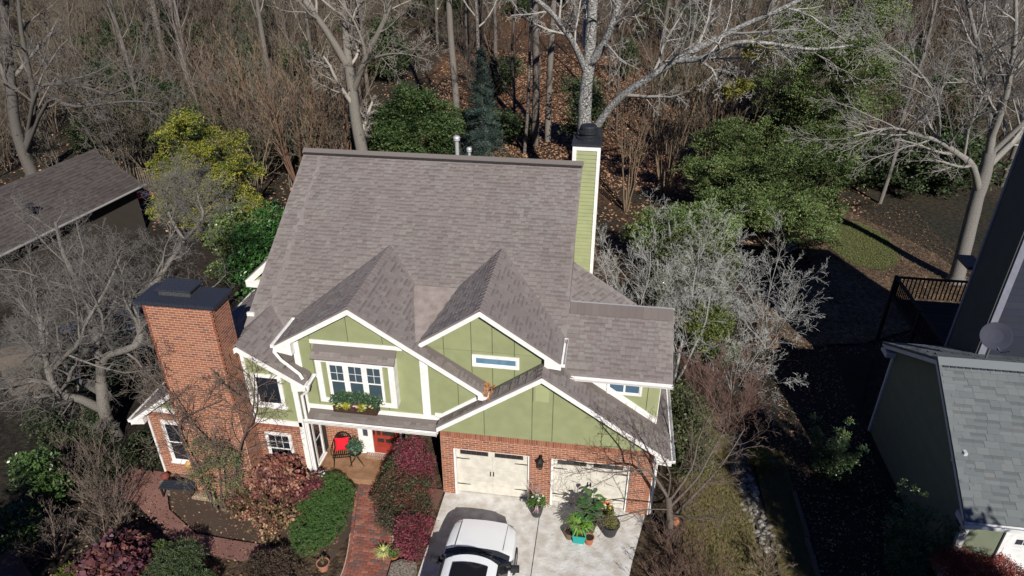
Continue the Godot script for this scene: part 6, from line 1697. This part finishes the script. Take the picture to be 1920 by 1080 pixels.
	bush("evergreen_shrub", "bright green laurel against the left side of the house", "shrub", V(-14.6, 0, -25.5), lobes_in(V(0, 2.7, 0), V(1.3, 2.4, 1.8), 30, .55, .9), 120, CL.mid, [Color(.045, .12, .03), Color(.06, .15, .04), Color(.035, .09, .025)], "gloss_leaf", 1.0, 5)
	bush("evergreen_shrub", "dark green laurel below the yellow-green tree", "shrub", V(-17.4, 0, -28.5), lobes_in(V(0, 2.0, 0), V(1.6, 1.8, 1.8), 24, .5, .9), 100, CL.mid, mg, "gloss_leaf", 1.0, 5)
	bush("evergreen_shrub", "deep green laurel at the left gable end of the roof", "shrub", V(-14.9, 0, -31.5), lobes_in(V(0, 2.2, 0), V(.9, 1.6, 1.2), 14, .5, .8), 110, CL.mid, [Color(.03, .07, .025), Color(.04, .09, .03)], "gloss_leaf", 1.0, 5)
	bush("evergreen_tree", "broad dark green evergreen just behind the roof ridge", "tree", V(-13.2, 0, -43.5), lobes_in(V(0, 3.6, 0), V(2.6, 2.6, 1.6), 36, .6, 1.25), 75, CL.coarse, [Color(.04, .075, .022), Color(.055, .095, .028), Color(.03, .055, .018), Color(.075, .11, .035)], "leaf", .8, 8)
	bush("evergreen_tree", "shaded evergreen beyond the left neighbour's roof", "tree", V(-34, 0, -46), lobes_in(V(0, 3.6, 0), V(5.0, 2.8, 2.5), 30, 1.0, 1.6), 34, CL.coarse, dkg, "leaf", 1.0, 8)
	bush("evergreen_tree", "dark evergreen between the yellow-green tree and the fence", "tree", V(-26, 0, -42), lobes_in(V(0, 2.6, 0), V(2.6, 2.0, 2.0), 18, .8, 1.4), 40, CL.coarse, dkg, "leaf", .9, 6)
	bush("evergreen_shrub", "low dark evergreen in the shade behind the vent pipes", "shrub", V(-5.5, 0, -37.5), lobes_in(V(0, 1.8, 0), V(4.4, 1.5, 1.0), 32, .6, 1.0), 66, CL.coarse, dkg, "leaf", .75, 6)
	bush("holly_tree", "tall dark green holly filling the upper right of the garden", "tree", V(11.6, 0, -41.5), lobes_in(V(0, 7.5, 0), V(3.7, 7.4, 2.4), 100, .6, 1.3), 80, CL.coarse, [Color(.105, .15, .05), Color(.13, .18, .06), Color(.08, .12, .04), Color(.16, .20, .07)], "leaf", .52, 8, "", .6)
	bush("evergreen_tree", "wide green evergreen below the tall holly on the right", "tree", V(9.0, 0, -36.5), lobes_in(V(0, 2.8, 0), V(4.2, 2.6, 2.4), 64, .55, 1.2), 85, CL.coarse, mg, "leaf", .52, 8, "", .6)
	bush("evergreen_tree", "rounded mid green evergreen left of the tall holly", "tree", V(6.4, 0, -39.5), lobes_in(V(0, 3.4, 0), V(2.2, 2.6, 1.8), 40, .5, 1.15), 85, CL.coarse, mg, "leaf", .52, 8, "", .6)
	bush("evergreen_tree", "slim mid green evergreen right of the tall holly", "tree", V(14.2, 0, -45), lobes_in(V(0, 3.6, 0), V(1.6, 3.2, 1.6), 26, .7, 1.2), 60, CL.coarse, mg, "leaf", .7, 8, "", .45)
	bush("evergreen_shrub", "green shrub under the silvery trees near the chimney", "shrub", V(4.0, 0, -32.5), lobes_in(V(0, 2.2, 0), V(2.8, 1.7, 1.6), 30, .6, 1.0), 75, CL.coarse, mg, "leaf", .7, 6)
	bush("evergreen_shrub", "olive green shrub between silvery trees and the wing roof", "shrub", V(4.0, 0, -28.8), lobes_in(V(0, 1.9, 0), V(2.4, 1.6, 1.8), 26, .5, .9), 80, CL.mid, [Color(.08, .105, .038), Color(.105, .125, .045), Color(.06, .08, .028)], "leaf", 1.0, 6)
	bush("evergreen_shrub", "yellow-green shrub below the silvery trees on the right", "shrub", V(4.6, 0, -24.0), lobes_in(V(0, 1.6, 0), V(.9, 1.5, .9), 15, .4, .65), 150, CL.mid, [Color(.12, .14, .03), Color(.08, .11, .03)], "leaf", .9, 5)
	bush("evergreen_shrub", "green climbing ivy bank along the right wall of the house", "shrub", V(3.2, 0, -19.3), lobes_in(V(0, .8, 0), V(.7, .7, 2.6), 30, .35, .6), 190, CL.mid, [Color(.07, .085, .036), Color(.09, .105, .042), Color(.05, .062, .027)], "leaf", .8, 5)
	bush("evergreen_tree", "dark evergreen hedge behind the lit lawn", "tree", V(16, 0, -47), lobes_in(V(0, 1.8, 0), V(5.5, 1.5, 1.6), 26, .8, 1.3), 40, CL.coarse, dkg, "leaf", .9, 6)
	# upright hollies in the dark bed on the right
	var hol := [Color(.05, .09, .045), Color(.065, .11, .05), Color(.04, .07, .035), Color(.12, .16, .06)]  # leaf tones lightened to stand in for sunlight
	for q in [["upright dark holly standing alone in the shaded lawn", V(8.05, -.1, -18.6), 2.2, 8], ["large upright holly beside the neighbouring gable wall", V(9.1, -.1, -14.9), 2.9, 15]]:
		var lb := []
		for i in q[3]:
			var a: float = TAU * i / q[3] + rr(-.3, .3); var s: float = rr(.1, .85) * q[2] * .46
			for k in 6: lb.append([V(cos(a) * s * (.4 + k * .13), .3 + k * q[2] / 6.5 * rr(.8, 1.0), sin(a) * s * (.4 + k * .13)), .27 - k * .03])
		bush("holly", q[0], "shrub", q[1], lb, 420, CL.small, hol, "gloss_leaf", 1.0, 10)
	bush("japanese_maple", "dark red lace leaved maple by the neighbour's white garage door", "tree", V(10.7, 0, -13.9), lobes_in(V(-.1, 1.2, -.1), V(.95, .5, .7), 26, .25, .45), 420, CL.narrow, [Color(.18, .026, .026), Color(.25, .032, .03), Color(.11, .022, .022), Color(.28, .07, .045)], "leaf", .9, 8)
	bush("laurel", "glossy green laurel at the left edge of the picture", "shrub", V(-16.9, -.3, -13.6), lobes_in(V(0, 1.3, 0), V(.5, .9, .5), 9, .35, .5), 170, CL.mid, [Color(.06, .11, .035), Color(.08, .14, .04)], "gloss_leaf", .9, 5)
	bush("laurel", "dark laurel at the lower left edge of the picture", "shrub", V(-16.3, -.3, -11.9), lobes_in(V(0, .9, 0), V(.6, .6, .6), 9, .35, .5), 150, CL.mid, [Color(.05, .09, .03), Color(.035, .065, .025)], "gloss_leaf", .9, 5)
	bush("ivy_bank", "dark ivy spreading under the gnarled tree at the left", "shrub", V(-18.4, -.3, -16.2), lobes_in(V(0, .3, 0), V(2.4, .3, 2.4), 26, .35, .6), 110, CL.mid, [Color(.03, .042, .02), Color(.04, .055, .024), Color(.025, .034, .018)], "leaf", .8, 0)
	bush("ivy_bank", "dark ivy between the tan brush and the gnarled tree", "shrub", V(-16.2, -.3, -15.8), lobes_in(V(0, .2, 0), V(1.2, .2, 1.4), 16, .3, .5), 110, CL.mid, [Color(.03, .042, .02), Color(.04, .055, .024)], "leaf", .8, 0)
	bush("ivy_bank", "dark evergreen undergrowth between the glasshouse and gnarled tree", "shrub", V(-20.0, -.3, -20.0), lobes_in(V(0, .7, 0), V(2.2, .7, 2.2), 24, .4, .8), 90, CL.mid, [Color(.04, .052, .026), Color(.05, .065, .028), Color(.03, .04, .022)], "leaf", .9, 0)
	bush("evergreen_shrub", "low green shrubs behind the brick chimney", "shrub", V(-15.6, -.2, -21.5), lobes_in(V(0, .9, 0), V(1.2, .9, 2.0), 18, .4, .75), 100, CL.mid, [Color(.045, .065, .028), Color(.06, .08, .032), Color(.035, .05, .024)], "leaf", .9, 4)
	bush("yellow_grass_shrub", "yellow-green strappy plant beside the stone bed", "shrub", V(5.75, -.1, -18.7), [[V(0, .35, 0), .35], [V(.15, .25, .2), .28]], 420, CL.needle, [Color(.20, .20, .05), Color(.14, .16, .05), Color(.25, .22, .08)], "leaf", .8, 0)
	# blue-green conifer behind the ridge
	var co := thing("blue_conifer", "narrow blue-green conifer on the leaf covered slope", "tree", V(-8.6, 0, -44.5))
	var cb := MB.new()
	for i in 46:
		var t := i / 45.0; var y := lerpf(.6, 8.6, t); var rad := lerpf(2.0, .12, pow(t, .85))
		for k in int(lerpf(11, 3, t)):
			var a := rr(0, TAU)
			for s in 3:
				var rr0 := rad * (.4 + .3 * s) * rr(.8, 1.15)
				cb.add(CL.needle[k % 2], Transform3D(Basis(Vector3.UP, a).scaled(Vector3.ONE * rr(.8, 1.3)), co.position + V(cos(a) * rr0, y - .25 * rr0, sin(a) * rr0)), [Color(.055, .085, .075), Color(.07, .105, .09), Color(.04, .065, .055)][rng.randi() % 3] * rr(.8, 1.2))
	obj("foliage", cb, M.leaf, co)
	pipe("trunk", [co.position, co.position + V(0, 8.4, 0)], .1, Color(.1, .07, .05), M.bark, co)
	# mistletoe balls in the sycamore
	for q in [[V(3.5, 13.6, -37.6), "yellow mistletoe ball high at the top of the sycamore"], [V(6.6, 10.5, -36), "yellow-green mistletoe ball on the right sycamore limb"], [V(5.9, 8.6, -35.8), "small mistletoe clump at the end of the low sycamore limb"]]:
		bush("mistletoe", q[1], "mistletoe", q[0], [[V(0, 0, 0), .7], [V(.3, .2, .1), .45]], 130, CL.mid, [Color(.17, .17, .03), Color(.22, .21, .04)], "leaf", .9, 0)
	bush("shade_evergreen", "broad evergreen unseen at right, its crown shaped to shade the side yard", "tree", V(12.5, 0, -4.2), [[V(.3, 11.4, 0), 1.2], [V(.5, 12.4, 0), .9]] + lobes_in(V(0, 6.6, 0), V(1.5, 4.6, 1.5), 54, .8, 1.2), 80, CL.coarse, dkg, "leaf", 1.0, 4)  # unseen tree, its lobes placed to shade the right yard
	# trees that stand beside and behind the camera and throw the long shadows over the side gardens
	for q in [["tall evergreen near the neighbour's drive outside the picture", V(20.5, 0, -6.5), 13, 2.8], ["tall evergreen at the front left outside the picture", V(-13.2, 0, -3.2), 9.5, 2.0], ["evergreen at the street side on the far left outside the picture", V(-17.5, 0, -3.5), 10.5, 2.4]]:
		var lb := []
		for i in 22: var t := i / 21.0; var a := i * 2.4; var s: float = q[3] * (1.0 - t * .75) * .6; lb.append([V(cos(a) * s, 1.0 + t * (q[2] - 2.0), sin(a) * s), q[3] * (1.0 - t * .6) * .6])
		bush("tall_evergreen", q[0], "tree", q[1], lb, 22, CL.coarse, dkg, "leaf", 1.6, 3)

# ---------------------------------------------------------------- loose stuff
func scatter(called: String, m: Mesh, mt: Material, xf_list: Array, cols: Array) -> void:
	var mm := MultiMesh.new(); mm.transform_format = MultiMesh.TRANSFORM_3D; mm.use_colors = true; mm.mesh = m
	mm.instance_count = xf_list.size()
	for i in xf_list.size(): mm.set_instance_transform(i, xf_list[i]); mm.set_instance_color(i, cols[i])
	var o := MultiMeshInstance3D.new(); o.multimesh = mm; o.material_override = mt; o.name = numbered(called)
	add_child(o, true); o.set_meta("kind", "stuff")

func build_loose() -> void:
	rng.seed = 999
	var lf := MB.new()
	lf.quad(V(-.5, 0, 0), V(0, .14, .3), V(.5, .05, 0), V(0, .1, -.3))
	var X := []; var C := []
	for i in 60000:
		var z := -rr(34, 100); var x := -14.0 + (z + 40) * .13 + rr(-1, 1) * (9.0 - z * .5)
		if i < 30000: z = -rr(44, 78); x = rr(-18, 6)
		X.append(Transform3D(Basis.from_euler(Vector3(rr(-.5, .5), rr(0, TAU), rr(-.5, .5))).scaled(Vector3.ONE * rr(.12, .26)), V(x, gy(x, z) - .03, z)))
		C.append([Color(.36, .18, .10), Color(.27, .14, .08), Color(.44, .27, .17), Color(.20, .12, .075), Color(.30, .19, .12)][rng.randi() % 5] * rr(.8, 1.15))
	scatter("leaf_litter", lf.mesh(), M.dry_leaf, X, C)
	X = []; C = []
	for i in 13500:
		var x := rr(-16.5, -7.2); var z := -rr(10, 16.4)
		if i >= 2500: x = rr(6.5, 19); z = -rr(26, 44)
		if i >= 9500: x = rr(5.9, 9.9); z = -rr(10, 27)
		X.append(Transform3D(Basis.from_euler(Vector3(rr(-.4, .4), rr(0, TAU), rr(-.4, .4))).scaled(Vector3.ONE * rr(.05, .11)), V(x, gy(x, z) + .035, z)))
		C.append([Color(.22, .12, .07), Color(.16, .09, .06), Color(.30, .20, .12), Color(.12, .075, .05)][rng.randi() % 4])
	scatter("fallen_leaves", lf.mesh(), M.dry_leaf, X, C)
	# leaves caught in the roof valley over the garage
	X = []; C = []
	for i in 240:
		var t := rr(0, 1); var z := lerpf(-16.28, -15.6, t); var x := -3.08 + rr(-.14, .14) * (1.2 - t * .5)
		X.append(Transform3D(Basis.from_euler(Vector3(rr(-.4, .4), rr(0, TAU), rr(-.4, .4))).scaled(Vector3.ONE * rr(.05, .08)), V(x, (6.82 - .66 * (x + 7.05) if x < -3.06 else 5.19 - .7 * (-1.47 - x)) + rr(.02, .05), z)))
		C.append([Color(.40, .17, .07), Color(.32, .13, .06), Color(.45, .25, .12)][rng.randi() % 3])
	scatter("valley_leaves", lf.mesh(), M.dry_leaf, X, C)
	# grass
	var g := MB.new()
	for i in 7:
		var a := rr(0, TAU); var d := V(cos(a), 0, sin(a)); var s := V(-sin(a), 0, cos(a)) * .006; var p := d * rr(0, .04)
		g.tri(p - s, p + s, p + d * .03 + Vector3.UP * rr(.04, .075))
	X = []; C = []
	for i in 42000:
		var x := rr(3.0, 5.2); var z := -rr(9.5, 21.5)
		if i > 16000: x = rr(5.7, 6.7); z = -rr(10, 19.5)
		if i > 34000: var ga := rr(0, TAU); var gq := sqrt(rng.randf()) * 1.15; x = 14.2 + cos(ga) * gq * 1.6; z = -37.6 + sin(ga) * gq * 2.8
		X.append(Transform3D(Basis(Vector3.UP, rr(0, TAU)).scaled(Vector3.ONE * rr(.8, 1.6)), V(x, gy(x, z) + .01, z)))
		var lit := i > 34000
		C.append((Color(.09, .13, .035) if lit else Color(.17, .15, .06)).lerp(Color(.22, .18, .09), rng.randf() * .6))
	scatter("grass", g.mesh(), M.grass_blade, X, C)
	# dry stream of river stones
	var bed := drape("stone_bed", pv([4.75, -20.4, 5.3, -20.2, 5.55, -18.6, 5.65, -16.8, 6.0, -15.0, 5.5, -14.8, 5.2, -16.4, 4.85, -18.2]), 0.015, M.soil, Color(.09, .08, .065), .3)
	var st := []
	for k in 6:
		var b := MB.new(); b.col = [Color(.27, .27, .26), Color(.34, .33, .31), Color(.19, .19, .19), Color(.29, .265, .23), Color(.42, .41, .39), Color(.22, .205, .18)][k]
		var rows := []
		for i in 6:
			var r := []
			for j in 9:
				var a := TAU * j / 8; var e := -PI / 2 + PI * i / 5.0
				var w := 1.0 + .18 * sin(a * 2 + k) + .1 * cos(a * 3 + k * 2)
				r.append(V(cos(e) * cos(a) * w, sin(e) * .62, -cos(e) * sin(a) * w * .8) * .5)
			rows.append(r)
		b.grid(rows)
		for i in b.N.size(): b.N[i] = (b.P[i] * V(1, 1.8, 1.2)).normalized()
		st.append(b.mesh())
	for i in 290:
		var t := pow(rng.randf(), .9)
		var z := lerpf(-20.3, -14.9, t); var xc := lerpf(5.0, 5.75, t * t) + .1 * sin(t * 6)
		var x := xc + rr(-.33, .33); var s := rr(.08, .21) * (1.45 if i % 11 == 0 else 1.0)
		var o := put("stone", st[rng.randi() % 6], M.stone, bed, V(x, gy(x, z) + s * rr(.02, .16), z))
		o.rotation = Vector3(rr(-.3, .3), rr(0, TAU), rr(-.3, .3)); o.scale = Vector3.ONE * s

# ---------------------------------------------------------------- the scene
func _ready() -> void:
	rng.seed = 20
	var cam := Camera3D.new(); cam.name = "camera"; add_child(cam)
	cam.position = V(0, 16.8, 0); cam.rotation = Vector3(deg_to_rad(-29.3), deg_to_rad(8.45), 0)
	cam.fov = 45.4; cam.far = 600.0; cam.near = 0.1; cam.current = true
	var we := WorldEnvironment.new(); we.name = "world"; add_child(we)
	var env := Environment.new(); we.environment = env
	env.background_mode = Environment.BG_SKY
	var sky := Sky.new(); var sm := ProceduralSkyMaterial.new()
	sm.sky_top_color = Color(.20, .36, .68); sm.sky_horizon_color = Color(.62, .72, .84); sm.sky_curve = .12
	sm.ground_bottom_color = Color(.16, .13, .10); sm.ground_horizon_color = Color(.5, .52, .52)
	sky.sky_material = sm; env.sky = sky
	env.background_energy_multiplier = 0.34
	env.tonemap_mode = Environment.TONE_MAPPER_LINEAR; env.tonemap_exposure = 1.42
	env.sdfgi_enabled = true; env.ssao_enabled = true; env.ssil_enabled = true
	var sun := DirectionalLight3D.new(); sun.name = "sun"; add_child(sun)
	sun.light_energy = 1.35; sun.light_color = Color(1.0, .975, .94); sun.light_angular_distance = 0.5; sun.shadow_enabled = true
	var el := deg_to_rad(35.0); var az := deg_to_rad(23.0)
	sun.look_at_from_position(V(sin(az) * cos(el), sin(el), cos(az) * cos(el)) * 50.0, Vector3.ZERO)
	materials()
	build_ground()
	build_house()
	build_neighbours()
	clumps()
	build_garden()
	build_car()
	build_trees()
	build_loose()
